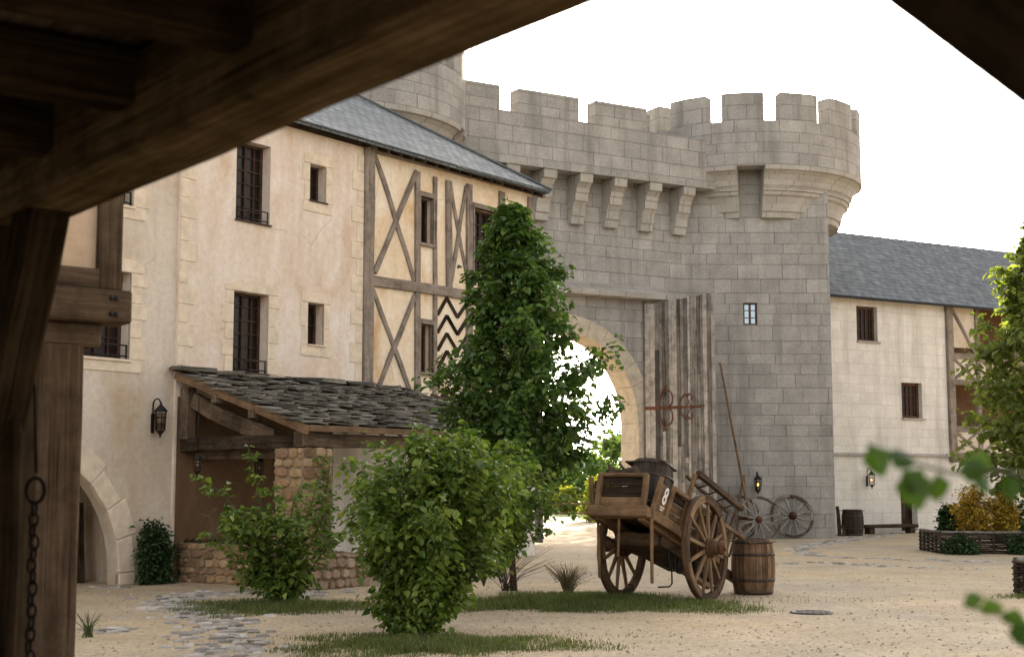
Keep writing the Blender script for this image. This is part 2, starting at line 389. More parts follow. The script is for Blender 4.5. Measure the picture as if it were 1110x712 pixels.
# ------------------------------------------------------------------ wall with openings, windows, doors
def rect_hole(u0, u1, z0, z1): return dict(u0=u0, u1=u1, lo=lambda u: z0, hi=lambda u: z1, br=[])
def arch_hole(uc, r, zs, z0=-.05, n=20):
    br = [uc - r * math.cos(math.pi * k / n) for k in range(1, n)]
    return dict(u0=uc - r, u1=uc + r, lo=lambda u: z0, hi=lambda u: zs + math.sqrt(max(0, r * r - (u - uc) ** 2)), br=br)
def wall(mb, u0, u1, z0, z1, holes, y=0.0, rd=.3, thick=None, top=None):
    top = top or (lambda u: z1)
    bp = sorted({round(b, 5) for b in [u0, u1] + [x for h in holes for x in [h['u0'], h['u1']] + h['br']] if u0 - 1e-6 <= b <= u1 + 1e-6})
    for a, b in zip(bp, bp[1:]):
        m = (a + b) / 2; act = sorted([h for h in holes if h['u0'] < m < h['u1']], key=lambda h: h['lo'](m)); cur = (z0, z0)
        e = 1e-6
        for h in act:
            lo = (h['lo'](a + e), h['lo'](b - e)); hi = (h['hi'](a + e), h['hi'](b - e))
            if lo[0] > cur[0] + 1e-4: mb.face([(a, y, cur[0]), (b, y, cur[1]), (b, y, lo[1]), (a, y, lo[0])])
            if lo[0] > z0 + 1e-4: mb.face([(a, y, lo[0]), (b, y, lo[1]), (b, y + rd, lo[1]), (a, y + rd, lo[0])])
            mb.face([(a, y, hi[0]), (a, y + rd, hi[0]), (b, y + rd, hi[1]), (b, y, hi[1])])
            cur = hi
        mb.face([(a, y, cur[0]), (b, y, cur[1]), (b, y, top(b)), (a, y, top(a))])
    for h in holes:
        for u in (h['u0'], h['u1']):
            lo, hi = h['lo'](u), h['hi'](u)
            if hi > lo + .01: mb.face([(u, y, lo), (u, y + rd, lo), (u, y + rd, hi), (u, y, hi)])
    if thick:
        for u in (u0, u1): mb.face([(u, y, z0), (u, y + thick, z0), (u, y + thick, top(u)), (u, y, top(u))])
        mb.face([(u0, y, top(u0)), (u1, y, top(u1)), (u1, y + thick, top(u1)), (u0, y + thick, top(u0))])

def window(parent, u0, u1, z0, z1, y, m, nx=2, nz=4, rail=False, sill=True, glass=None, fr=.055, scroll=False):
    f = MB()
    f.box(u0, u0 + fr, y - .04, y + .04, z0, z1); f.box(u1 - fr, u1, y - .04, y + .04, z0, z1)
    f.box(u0 + fr, u1 - fr, y - .038, y + .04, z1 - fr, z1); f.box(u0 + fr, u1 - fr, y - .038, y + .04, z0, z0 + fr)
    w = f.build('window', m, parent, .006)
    g = MB(); g.face([(u0, y + .01, z0), (u1, y + .01, z0), (u1, y + .01, z1), (u0, y + .01, z1)]); g.build('pane', glass or M['glass'], w)
    b = MB()
    for k in range(1, nx):
        x = u0 + (u1 - u0) * k / nx; t = .03 if (nx % 2 == 0 and k == nx // 2) else .011
        b.box(x - t, x + t, y - .03, y + .02, z0 + fr, z1 - fr)
    for k in range(1, nz):
        z = z0 + (z1 - z0) * k / nz; b.box(u0 + fr, u1 - fr, y - .022, y + .018, z - .011, z + .011)
    b.build('glazing_bars', m, w)
    return w
def rail(parent, u0, u1, z0, y, h=.22, curls=False):
    r = MB()
    for z in (z0 + .06, z0 + h): r.tube([(u0, y, z), (u1, y, z)], .014, 5)
    for u in (u0 + .02, u1 - .02): r.tube([(u, y, z0), (u, y, z0 + h)], .014, 5)
    if curls:
        n = 6
        for k in range(n):
            c = u0 + (u1 - u0) * (k + .5) / n; rr = (u1 - u0) / n * .42
            r.tube([(c + rr * math.cos(a), y, z0 + .06 + (h - .06) * .5 + rr * math.sin(a)) for a in [2 * math.pi * q / 9 for q in range(10)]], .009, 4)
    return r.build('window_rail', M['iron'], parent)
def sill(parent, u0, u1, z, y0, y1, m, t=.045):
    b = MB(); b.box(u0, u1, y0, y1, z - t, z); return b.build('sill', m, parent, .006)
def surround(parent, u0, u1, z0, z1, y, bw=.17, tooth=.1, bh=.32, lint=.24, base=.2, arched=0.0, m=None):
    b = MB(); pr = .014
    z = z0; k = 0
    while z < z1 - .02:
        z2 = min(z + bh * U(.85, 1.15), z1)
        if z1 - z2 < .12: z2 = z1
        for s, uu in ((-1, u0), (1, u1)):
            w = bw + (tooth if (k + (s > 0)) % 2 else 0)
            a, c = (uu - w, uu) if s < 0 else (uu, uu + w)
            b.box(a, c, y - pr, y + .05, z + .004, z2 - .004)
        z = z2; k += 1
    if base: b.box(u0 - bw - .02, u1 + bw + .02, y - pr - .004, y + .05, z0 - base, z0 - .004)
    if arched:
        n = 10; a0, a1 = u0 - bw - .03, u1 + bw + .03
        pts = [(a0, z1 + .004), (a1, z1 + .004)] + [(a1 + (a0 - a1) * k / n, z1 + lint + arched * math.sin(math.pi * k / n)) for k in range(n + 1)]
        b.prism(pts, y - pr - .003, y + .05, lambda a, c, t: (a, t, c))
    else: b.box(u0 - bw - .02, u1 + bw + .02, y - pr - .003, y + .05, z1 + .004, z1 + lint)
    return b.build('stone_surround', m or M['dressed'], parent, .008)
def rubble_face(mb, o, du, h, nrm, row=.17, wd=.28, out=.05):
    """rounded field stones of mixed size set in rough courses: corner o, run du, height h, outward nrm"""
    o = Vector(o); du = Vector(du); L = du.length; d = du / L; nrm = Vector(nrm); z = 0.0; up = Vector((0, 0, 1))
    while z < h - .03:
        rh = min(row * U(.65, 1.25), h - z)
        if h - z - rh < .06: rh = h - z
        x = 0.0
        while x < L - .02:
            w = min(wd * U(.4, 1.3), L - x)
            if L - x - w < .08: w = L - x
            parts = [(z, rh)] if w > rh * .8 or rh < .12 else [(z, rh * .5), (z + rh * .5, rh * .5)]
            for zz, hh in parts:
                cx, cz = x + w / 2 + U(-.012, .012), zz + hh / 2 + U(-.012, .012); e = U(.35, 1.25) * out; i = len(mb.v); n = 9; a0 = U(0, 1)
                ring = []
                for k in range(n):
                    a = a0 + 6.283 * k / n; c, s_ = math.cos(a), math.sin(a); p = 3.2
                    q = 1 / (abs(c) ** p + abs(s_) ** p) ** (1 / p); ring.append((c * q * U(.86, 1.04), s_ * q * U(.86, 1.04)))
                for sc, dep in ((1.0, -.02), (.97, e * .45), (.74, e * U(.9, 1.05))):
                    for c, s_ in ring: mb.v.append(o + d * (cx + c * sc * w * .49) + up * (cz + s_ * sc * hh * .49) + nrm * (dep + (U(-.006, .006) if dep > 0 else 0)))
                for r in range(2):
                    for k in range(n): mb.idx([i + r * n + k, i + r * n + (k + 1) % n, i + (r + 1) * n + (k + 1) % n, i + (r + 1) * n + k])
                mb.idx([i + 2 * n + k for k in range(n)])
            x += w
        z += rh

def roof_plane(mb, a, b, c, d, thick=.09):
    a, b, c, d = map(Vector, (a, b, c, d)); n = (b - a).cross(d - a).normalized(); n = n if n.z > 0 else -n
    P = [a, b, c, d]; Q = [p - n * thick for p in P]
    mb.face(P); mb.face(Q[::-1])
    for k in range(4): mb.face([P[k], Q[k], Q[(k + 1) % 4], P[(k + 1) % 4]])
def roof_tri(mb, a, b, c, thick=.09):
    a, b, c = map(Vector, (a, b, c)); n = (b - a).cross(c - a).normalized(); n = n if n.z > 0 else -n
    P = [a, b, c]; Q = [p - n * thick for p in P]
    mb.face(P); mb.face(Q[::-1])
    for k in range(3): mb.face([P[k], Q[k], Q[(k + 1) % 3], P[(k + 1) % 3]])

# ------------------------------------------------------------------ small things
def barrel(name, label, loc, H, rm, re, mat, rz=0.0, group=None, tilt=None):
    t = thing(name, label, 'barrel', loc, rz, group)
    if tilt: t.rotation_euler = tilt
    b = MB(); n = 22
    rad = lambda f: re + (rm - re) * (1 - (2 * f - 1) ** 2) ** .9
    for k in range(n):
        a0 = 2 * math.pi * k / n + .012; a1 = 2 * math.pi * (k + 1) / n - .012; i = len(b.v); m = 9; ou = U(0, 40); ov = U(0, 40); dr = U(-.003, .004)
        for q in range(m + 1):
            f = q / m
            for a in (a0, (a0 + a1) / 2, a1): r = rad(f) + dr; b.v.append(Vector((r * math.cos(a), r * math.sin(a), f * H)))
        for a in (a0, (a0 + a1) / 2, a1): b.v.append(Vector(((re - .03) * math.cos(a), (re - .03) * math.sin(a), H)))
        for q in range(m + 1):
            for s in (0, 1):
                b.idx([i + q * 3 + s, i + q * 3 + s + 1, i + q * 3 + s + 4, i + q * 3 + s + 3],
                      [(ou + q * .1, ov + s * .05), (ou + q * .1, ov + s * .05 + .05), (ou + q * .1 + .1, ov + s * .05 + .05), (ou + q * .1 + .1, ov + s * .05)], False)
    core = len(b.v)
    b.build('staves', mat, t)
    b = MB(); b.lathe([(rad(q / 9) - .012, q / 9 * H * .97 + .005) for q in range(10)], 22, caps=True)
    for k in range(5): b.bar((-(re - .035), -re + .07 + k * re * .42, H - .04), (re - .035, -re + .07 + k * re * .42, H - .04), .15, .02)
    b.build('barrel_head', mat, t)
    for f, w in ((.045, .05), (.27, .04), (.73, .04), (.955, .05)):
        h = MB(); f0, f1 = f - w / 2 / H, f + w / 2 / H
        h.lathe([(rad(max(0, f0)) + .002, f0 * H), (rad(max(0, f0)) + .011, f0 * H), (rad(min(1, f1)) + .011, f1 * H), (rad(min(1, f1)) + .002, f1 * H)], 28)
        h.build('hoop', M['hoop'], t)
    return t

def wheel(parent, M4, Rr, mrim, mspoke, mhub, nsp=12, rw=.07, rt=.075, hr=.10, hl=.34, name='wheel', hout=.62, tyre=None):
    """M4 carries local z (the axle, pointing outward) into the parent"""
    b = MB(); nf = 7 if nsp > 10 else 6
    for k in range(nf):   # felloes
        a0, a1 = 2 * math.pi * k / nf + .006, 2 * math.pi * (k + 1) / nf - .006; i = len(b.v); m = 7; ou = U(0, 40)
        for q in range(m + 1):
            a = a0 + (a1 - a0) * q / m
            for r, z in ((Rr - rt, -rw / 2), (Rr, -rw / 2), (Rr, rw / 2), (Rr - rt, rw / 2)): b.v.append(M4 @ Vector((r * math.cos(a), r * math.sin(a), z)))
        for q in range(m):
            for e in range(4):
                b.idx([i + q * 4 + e, i + q * 4 + (e + 1) % 4, i + q * 4 + 4 + (e + 1) % 4, i + q * 4 + 4 + e],
                      [(ou + q * .1, e * .07), (ou + q * .1, e * .07 + .07), (ou + q * .1 + .1, e * .07 + .07), (ou + q * .1 + .1, e * .07)])
        b.idx([i, i + 1, i + 2, i + 3]); b.idx([i + m * 4 + 3 - e for e in range(4)])
    w = b.build(name, mrim, parent, .006)
    b = MB(); b.lathe([(Rr + .001, -rw / 2 - .002), (Rr + .013, -rw / 2 - .002), (Rr + .013, rw / 2 + .002), (Rr + .001, rw / 2 + .002)], 48, M4); b.build('tyre', tyre or M['hoop'], w)
    for k in range(nsp):
        a = 2 * math.pi * (k + .5) / nsp; c, s = math.cos(a), math.sin(a); b = MB()
        b.bar(M4 @ Vector((hr * .7 * c, hr * .7 * s, hl * .08)), M4 @ Vector(((Rr - rt + .01) * c, (Rr - rt + .01) * s, 0)), .062 * Rr / .75, .05 * Rr / .75, up=M4.to_3x3() @ Vector((0, 0, 1)), n=2, wob=.002, taper=.72)
        b.build('spoke', mspoke, w, .006)
    b = MB(); z0, z1 = -hl * (1 - hout), hl * hout
    b.lathe([(.02, z0), (hr * .75, z0), (hr * .82, z0 + hl * .15), (hr * 1.08, z0 + hl * .25), (hr * 1.12, z0 + hl * .45), (hr * 1.0, z0 + hl * .56), (hr * .78, z0 + hl * .7), (hr * .66, z1 - .02), (hr * .6, z1), (.02, z1)], 18, M4)
    h = b.build('hub', mhub, w)
    b = MB()
    for zz, rr in ((z0 + hl * .24, hr * 1.08), (z0 + hl * .56, hr * 1.03), (z1 - .03, hr * .70)):
        b.lathe([(rr, zz - .014), (rr + .008, zz - .014), (rr + .008, zz + .014), (rr, zz + .014)], 20, M4)
    b.lathe([(.001, z1 - .005), (hr * .35, z1 - .005), (hr * .35, z1 + .03), (.001, z1 + .03)], 10, M4)
    b.build('hub_band', M['rust'], h)
    return w
def axis_mat(p, z, x=(0, 0, 1)):
    z = Vector(z).normalized(); x = Vector(x); x = (x - z * x.dot(z)).normalized(); y = z.cross(x)
    m = Matrix((x, y, z)).transposed().to_4x4(); m.translation = Vector(p); return m

def lantern(name, label, loc, rz, bracket=True, lit=False, s=1.0, chain=0.0):
    """hexagonal iron lantern; local -y points away from the wall; loc at the cage's middle"""
    t = thing(name, label, 'lantern', loc, rz)
    R0, h = .11 * s, .36 * s; b = MB()
    P = lambda r, k, z: (r * math.cos(math.pi / 3 * k), r * math.sin(math.pi / 3 * k), z)
    for k in range(6):
        b.tube([P(R0 * .8, k, -h / 2), P(R0, k, h / 2)], .011 * s, 4)
        for z, r in ((-h / 2, R0 * .8), (-h / 6, R0 * .87), (h / 6, R0 * .94), (h / 2, R0)): b.tube([P(r, k, z), P(r, k + 1, z)], .010 * s, 4)
    b.build('cage', M['iron'], t)
    b = MB(); b.lathe([(.004, h / 2 + .17 * s), (.02 * s, h / 2 + .16 * s), (.025 * s, h / 2 + .12 * s), (R0 * .55, h / 2 + .085 * s), (R0 * 1.2, h / 2 + .01 * s), (R0 * 1.2, h / 2 - .01 * s), (.004, h / 2 - .01 * s)], 6); b.build('cap', M['iron'], t)
    b = MB(); b.lathe([(.004, -h / 2 + .01), (R0 * .8, -h / 2 + .008), (R0 * .5, -h / 2 - .05 * s), (.018 * s, -h / 2 - .08 * s), (.022 * s, -h / 2 - .11 * s), (.003, -h / 2 - .14 * s)], 6); b.build('base', M['iron'], t)
    b = MB(); kk = .42 if lit else 1; b.lathe([(.003, -h / 2 * kk + .02), (R0 * .66 * kk, -h / 2 * kk + .02), (R0 * .8 * kk, h / 2 * kk - .03), (.003, h / 2 * kk - .03)], 6); b.build('glass', M['lamp'] if lit else M['lampoff'], t)
    if bracket:
        b = MB(); z = h / 2 + .17 * s; y = .24 * s
        b.box(-.03 * s, .03 * s, y - .03, y + .012, -h * .62, h * .4)
        b.tube([(0, y - .02, h * .1)] + [(0, y - .02 - (y - .02) * (.5 - .5 * math.cos(a)), h * .1 + (z - h * .1) * .8 + .13 * s * math.sin(a)) for a in [math.pi * k / 10 for k in range(11)]] + [(0, 0, z)], .014 * s, 6)
        b.build('bracket', M['iron'], t)
    if chain:
        b = MB(); b.tube([(0, 0, h / 2 + .16 * s), (0, 0, h / 2 + .16 * s + chain)], .009, 5); b.build('hanger', M['iron'], t)
    return t

# ------------------------------------------------------------------ leaves, shrubs, trees
def leaf(mb, p, d, up, L, w=.62, fold=.25):
    d = d.normalized(); a = d.cross(up)
    if a.length < 1e-3: a = d.cross(Vector((1, 0, 0)))
    a.normalize(); n = a.cross(d); i = len(mb.v); W = L * w * .5; f = n * (W * fold)
    mb.v += [p, p + d * (L * .35) + a * W + f, p + d * (L * .72) + a * (W * .7) + f * .6 - n * (L * .04), p + d * L - n * (L * .14), p + d * (L * .72) - a * (W * .7) + f * .6 - n * (L * .04), p + d * (L * .35) - a * W + f]
    mb.f += [[i, i + 1, i + 2, i + 3], [i, i + 3, i + 4, i + 5]]; mb.uv += [[(0, 0)] * 4, [(0, 0)] * 4]; mb.sm += [False, False]
def rv(s=1.0): return Vector((random.gauss(0, s), random.gauss(0, s), random.gauss(0, s)))
def spray(mb, p0, p1, n, L, droop=.35, jit=.05):
    """leaves set alternately along a twig from p0 to p1"""
    ax = (p1 - p0); ln = ax.length; ax.normalize()
    side = ax.cross(Vector((0, 0, 1)))
    side = side.normalized() if side.length > 1e-3 else Vector((1, 0, 0))
    for k in range(n):
        f = (k + U(.1, .9)) / n; s = 1 if k % 2 else -1
        p = p0 + ax * (ln * f) + rv(jit)
        d = ax * U(.2, .9) + side * (s * U(.5, 1.1)) + Vector((0, 0, U(-droop - .35, .25 - droop))) + rv(.25)
        up = Vector((0, 0, 1)) + rv(.4)
        leaf(mb, p, d, up, L * random.choice((.5, .75, .9, 1, 1.1, 1.3)) * U(.85, 1.1), U(.58, .82), U(.1, .5))
def crown_tree(t, H, z0, env, nl, tw, lv, L, mleaf, mbark, tr, rise=.35, seed=1, jit=.05, inner=.2, stems=1, lean=(0, 0), asym=0.0, vary=(.62, 1.14), zb=None, trunk=True, tl=.5, droop=.35, barkname='trunk', flat=1.0):
    random.seed(seed)
    b = MB(); c = MB()
    ax = lambda z: Vector((lean[0] * z + .05 * math.sin(z * 1.3 + seed), lean[1] * z + .05 * math.cos(z * 1.1 + seed), z))
    if trunk: b.tube([ax(z) if k else Vector((0, 0, -.05)) for k, z in enumerate([H * .97 * k / 9 for k in range(10)])], [tr * (1 - .9 * k / 9) * (1.25 if k == 0 else 1) for k in range(10)], 9)
    for k in range(nl):
        f = (k + U(0, 1)) / nl; z = z0 + (H - z0) * f; az = k * 2.399 + U(-.4, .4)
        r = env(f) * (U(*vary) if U(0, 1) > .1 else U(1.15, 1.42)) * (1 + asym * max(0, math.cos(az))); dirv = Vector((math.cos(az), math.sin(az) * flat, 0))
        st = ax(max(.05, z - r * rise - .1)) if zb is None else ax(max(0, zb + (z - zb) * .3)); en = ax(z) + dirv * r + Vector((0, 0, U(-.1, .12) * r))
        md = (st + en) / 2 + Vector((0, 0, r * U(0, .15))) + rv(.03 * r)
        b.tube([st, (st * .6 + md * .4) , md, (md + en) / 2 + rv(.02), en], [max(.006, tr * .28 * (1 - .7 * f)), max(.006, tr * .22 * (1 - .7 * f)), max(.005, tr * .15), .006, .004], 5, False)
        for q in range(tw):
            g = inner + (1.03 - inner) * math.sqrt((q + U(0, 1)) / tw)
            p = (st.lerp(md, g * 2) if g < .5 else md.lerp(en, g * 2 - 1))
            dv = dirv * U(.2, 1) + rv(.55) + Vector((0, 0, U(-.2, .3)))
            p1 = p + dv.normalized() * (tl * U(.5, 1.15) * (r * .5 + .25))
            spray(c, p, p1, lv, L, droop, jit)
    if b.v: b.build(barkname, mbark, t)
    c.build('crown' if trunk else 'foliage', mleaf, t)
def stem_shrub(t, stems, per, L, mleaf, mstem, seed, start=.25, tl=.22, lv=5, r=.012):
    """stems: list of point lists"""
    random.seed(seed); b = MB(); c = MB()
    for pts in stems:
        pts = [Vector(p) for p in pts]
        b.tube(pts, [r * (1 - .75 * k / (len(pts) - 1)) for k in range(len(pts))], 5, False)
        seg = [(pts[k + 1] - pts[k]).length for k in range(len(pts) - 1)]; T = sum(seg)
        for q in range(per):
            g = start + (1 - start) * (q + U(0, 1)) / per; s = g * T; k = 0
            while k < len(seg) - 1 and s > seg[k]: s -= seg[k]; k += 1
            p = pts[k].lerp(pts[k + 1], min(1, s / seg[k])); d = (pts[k + 1] - pts[k]).normalized()
            spray(c, p, p + (d * .5 + rv(.6)).normalized() * tl * U(.4, 1.1) * (1.25 - g * .6), lv, L, .3, .02)
    b.build('stems', mstem, t); c.build('foliage', mleaf, t)
def grass_patch(name, label, cx, cy, rx, ry, n, h, seed, ang=0.0, m=None):
    random.seed(seed); b = MB(); ca, sa = math.cos(ang), math.sin(ang)
    for k in range(n):
        rr = math.sqrt(U(0, 1)); a = U(0, 6.283); e = 1 + .22 * math.sin(a * 3 + seed) + .13 * math.sin(a * 7 + seed * 2) + .06 * math.sin(a * 13)
        if U(0, 1) < (rr - .4) * 1.8: continue
        xq, yq = rr * rx * math.cos(a), rr * ry * math.sin(a)
        if math.sin(xq * 5.1 + seed) * math.sin(yq * 6.3 - seed) + .5 * math.sin(xq * 11 - yq * 9) < -.25 and U(0, 1) < .75: continue
        x, y = rr * rx * e * math.cos(a), rr * ry * e * math.sin(a); x, y = cx + x * ca - y * sa, cy + x * sa + y * ca
        hh = h * U(.4, 1.3) * (1.15 - .8 * rr); t = U(0, 6.283); dx, dy = math.cos(t), math.sin(t); w = U(.003, .006); l = hh * U(.15, .8)
        t2 = U(0, 6.283); wx, wy = math.cos(t2) * w, math.sin(t2) * w; i = len(b.v)
        b.v += [Vector((x - wx, y - wy, 0)), Vector((x + wx, y + wy, 0)), Vector((x + wx * .7 + dx * l * .35, y + wy * .7 + dy * l * .35, hh * .65)), Vector((x - wx * .7 + dx * l * .35, y - wy * .7 + dy * l * .35, hh * .65)), Vector((x + dx * l, y + dy * l, hh))]
        b.f += [[i, i + 1, i + 2, i + 3], [i + 3, i + 2, i + 4]]; b.uv += [[(0, 0)] * 4, [(0, 0)] * 3]; b.sm += [False, False]
    o = b.build(name, m or M['grassm']); return tag(o, label, 'grass', kind='stuff')
# ================================================================== GROUND
def sheet(name, pts, z, m, label, cat):
    b = MB(); b.face([(x, y, z) for x, y in pts]); o = b.build(name, m); return tag(o, label, cat, kind='structure')
sheet('ground', [(-400, -60), (400, -60), (400, 700), (-400, 700)], 0, M['gravel'], 'sandy gravel ground of the whole courtyard', 'ground')
random.seed(4)
edge = [(x, 61.3 + .5 * math.sin(x * .7) + U(-.2, .2)) for x in range(-60, 61, 2)]
sheet('lawn', edge + [(200, 400), (-200, 400)], .006, M['lawn'], 'sunlit lawn behind the rail fence beyond the gate', 'lawn')
sheet('road', [(-60, 55.6), (60, 56.4), (60, 60.9), (-60, 60.6)], .004, M['dirt'], 'pale dusty road in the sun between gate and fence', 'road')

# ================================================================== PLASTER HOUSE + HALF-TIMBERED HOUSE
H = Frame(-6.27, 24.5, 36)
ph = thing('plaster_house', 'cream and peach plastered house with small barred windows and stone arch doorway', 'house', H.o, H.rz)
LW, LA = M['stucco_grey'], M['stucco']
# left wing, with the arched doorway
b = MB()
arch = arch_hole(-2.6, 2.08, .2)
wall(b, -9, .56, 0, 8.95, [arch, rect_hole(-1.46, -.43, 3.78, 5.27), rect_hole(-1.5, -.42, 6.42, 7.9)], 0, .3)
b.build('left_wall', LW, ph)
b = MB()                                                   # porch behind the arch
b.face([(-6, 1.7, 0), (.3, 1.7, 0), (.3, 1.7, 3), (-6, 1.7, 3)]); b.face([(-.4, .3, 0), (.1, 1.7, 0), (.1, 1.7, 3), (-.4, .3, 3)]); b.face([(-6, .3, 2.9), (.3, .3, 2.9), (.3, 1.7, 2.9), (-6, 1.7, 2.9)])
b.build('porch_wall', LW, ph)
b = MB(); b.bar((-.62, 1.0, 0), (-.52, 1.25, 1.35), .3, .09, n=2, wob=.01); b.build('porch_door_edge', M['timber_dark'], ph)
# voussoirs
b = MB(); n = 12
for k in range(n):
    a0, a1 = math.pi * k / n + .006, math.pi * (k + 1) / n - .006; w = .33 + (.1 if k % 2 else 0)
    P = [(2.08 * math.cos(a0), 2.08 * math.sin(a0)), ((2.08 + w) * math.cos(a0), (2.08 + w) * math.sin(a0)), ((2.08 + w) * math.cos(a1), (2.08 + w) * math.sin(a1)), (2.08 * math.cos(a1), 2.08 * math.sin(a1))]
    b.prism(P, -.018, .1, lambda a, c, t: (-2.6 + a, t, .2 + c))
for s in (-1, 1):
    b.box(-2.6 + s * 2.08 - (0 if s > 0 else .42), -2.6 + s * 2.08 + (.34 if s > 0 else 0), -.018, .1, 0, .19)
b.build('doorway_arch', M['dressed'], ph, .012)
for (z0, z1) in ((3.78, 5.27), (6.42, 7.9)):
    w = window(ph, -1.46, -.43, z0, z1, .27, M['window_wood'], 4, 4)
    sill(w, -1.48, -.41, z0, -.05, .3, M['dressed']); surround(w, -1.46, -.43, z0, z1, 0, .24, .1, .33, .22, .22)
    rail(w, -1.44, -.45, z0, .04, .24)
# right wing wall, standing a few centimetres proud of the left wing
wins = [(1.88, 2.75, 6.55, 8.08), (3.82, 4.28, 7.22, 7.96), (1.88, 2.76, 3.72, 5.22), (3.82, 4.27, 4.37, 5.2)]
b = MB(); wall(b, .56, 5.42, 0, 8.75, [rect_hole(*w) for w in wins], -.05, .32)
b.face([(.56, -.05, 0), (.56, 0, 0), (.56, 0, 8.75), (.56, -.05, 8.75)])
b.build('right_wall', LA, ph)
for k, (u0, u1, z0, z1) in enumerate(wins):
    big = u1 - u0 > .6
    w = window(ph, u0, u1, z0, z1, .2, M['window_wood'], 4 if big else 2, 6 if big else 2)
    sill(w, u0 - .02, u1 + .03, z0 + .01, -.10, .25, M['window_wood'] if k != 3 else M['dressed'], .03)
    if big: rail(w, u0 + .02, u1 - .05, z0, -.06, .24)
    if k == 2: surround(w, u0, u1, z0, z1, -.05, .2, .08, .34, .1, 0, .15, LA if 0 else M['dressed'])
    elif k != 0: surround(w, u0, u1, z0, z1, -.05, .16, .05, .4, .2, .22)
for u0, s, zz in ((.575, 1, 3.75), (5.4, -1, 3.7)):
    b = MB(); z = zz; k = 0
    while z < 8.3:
        h = U(.32, .42); w = .36 if k % 2 else .2
        b.box(min(u0, u0 + s * w), max(u0, u0 + s * w), -.066, 0, z + .004, z + h - .004); z += h; k += 1
    b.build('quoins', M['dressed'], ph, .008)
EZ, SL, RY = 8.66, .65, 3.75
b = MB(); zr = EZ + SL * (RY + .35)
roof_plane(b, (-9.5, -.40, EZ), (5.598, -.40, EZ), (5.598, 3.5, EZ + SL * 3.85), (-9.5, 3.5, EZ + SL * 3.85))
roof_plane(b, (-9.5, 7.4, EZ), (5.598, 7.4, EZ), (5.598, 3.5, EZ + SL * 3.85), (-9.5, 3.5, EZ + SL * 3.85))
b.build('roof', M['slate'], ph)
b = MB(); b.bar((-9, -.14, EZ - .05), (5.4, -.14, EZ - .05), .16, .07, n=8, wob=.006); b.build('eave_plate', M['timber_dark'], ph)
b = MB(); b.box(-9, 5.57, 7.5, 7.6, 0, 8.6); b.box(-9, -8.9, .05, 7.5, 0, 8.6); b.build('rear_wall', LW, ph)

ht = thing('half_timbered_house', 'ochre half-timbered house with crossed braces and zigzag timbers under slate hip roof', 'house', H.o, H.rz)
hw = [(7.27, 7.74, 6.86, 7.88), (9.18, 10.15, 6.35, 7.93), (7.3, 7.7, 4.06, 5.1), (9.4, 10.2, 3.9, 5.1)]
b = MB(); wall(b, 5.44, 11.5, 3.2, 8.72, [rect_hole(*w) for w in hw], 0, .3); b.face([(11.5, 0, 3.2), (11.5, 7, 3.2), (11.5, 7, 8.7), (11.5, 0, 8.7)])
b.build('plaster_panels', M['infill'], ht)
b = MB(); wall(b, 4.55, 11.46, 0, 3.25, [], -.085, .3); b.face([(11.46, -.085, 0), (11.46, 6.8, 0), (11.46, 6.8, 3.25), (11.46, -.085, 3.25)]); b.face([(4.55, -.085, 0), (4.55, 0, 0), (4.55, 0, 3.25), (4.55, -.085, 3.25)]); b.build('ground_storey_wall', M['limestone'], ht)
random.seed(5)
def tim(x0, y0, x1, y1, w, pr=.05, n=3, name='post', wob=.012, mt='timber', d=.12):
    a = H.uz(x0, y0); c = H.uz(x1, y1); b = MB()
    b.bar((a[0], -pr + d / 2, a[1]), (c[0], -pr + d / 2, c[1]), w, d, up=(0, 1, 0), n=n, wob=wob)
    return b.build(name, M[mt], ht, .008)
b = MB(); b.bar((5.56, .02, 3.1), (5.54, .02, 8.62), .3, .26, (0, 1, 0), 5, .008); b.build('corner_post', M['timber'], ht, .015)
tim(452, 186, 452, 440, .17); tim(471, 192, 470, 446, .12, n=4); tim(485.5, 196, 486, 318, .2, .055); tim(508, 200, 508, 440, .2)
for x, y in ((543, 208), (574, 214)): tim(x, y, x - 1, 430, .22)
tim(406, 168, 449, 304, .12, .035, 5, 'brace', .014); tim(451, 186, 405, 296, .12, .043, 5, 'brace', .014)
tim(487, 198, 508, 314, .1, .035, 5, 'brace', .012); tim(505, 202, 488, 306, .1, .043, 5, 'brace', .012)
tim(404, 314, 450, 442, .12, .035, 5, 'brace', .014); tim(449, 320, 404, 434, .12, .043, 5, 'brace', .014)
tim(402, 305, 578, 330, .22, .07, 6, 'floor_beam', .012); tim(402, 441, 578, 452, .24, .075, 4, 'sill_beam')
tim(400, 160, 590, 211, .18, .06, 5, 'wall_plate', .01)
b = MB()
for k in range(7):
    pts = [(474, 341 + k * 19.5), (484, 323 + k * 19.3), (495.5, 344 + k * 18.6), (506.5, 327 + k * 18)]
    for p, q in zip(pts, pts[1:]):
        if max(p[1], q[1]) > 446: continue
        a, c = H.uz(*p), H.uz(*q); b.bar((a[0], .0, a[1]), (c[0], .0, c[1]), .085, .06, (0, 1, 0), 1, .004)
b.build('zigzag_timbers', M['timber_dark'], ht, .006)
for k, (u0, u1, z0, z1) in enumerate(hw):
    w = window(ht, u0, u1, z0, z1, .22, M['window_wood'], 4 if u1 - u0 > .6 else 1, 5 if u1 - u0 > .6 else 1)
    b = MB(); 
    b.box(u0 - .06, u1 + .06, -.05, .1, z1, z1 + .11); b.box(u0 - .05, u1 + .05, -.07, .1, z0 - .07, z0); b.box(u0 - .05, u0, -.045, .1, z0, z1); b.box(u1, u1 + .05, -.045, .1, z0, z1)
    b.build('casing', M['timber'], w, .008)
    if k == 1: rail(w, u0 + .03, u1 - .03, z0, -.03, .36, True)
b = MB(); he, hy = 8.1, 3.5; hz = EZ + SL * (hy + .35)
xr = 11.72
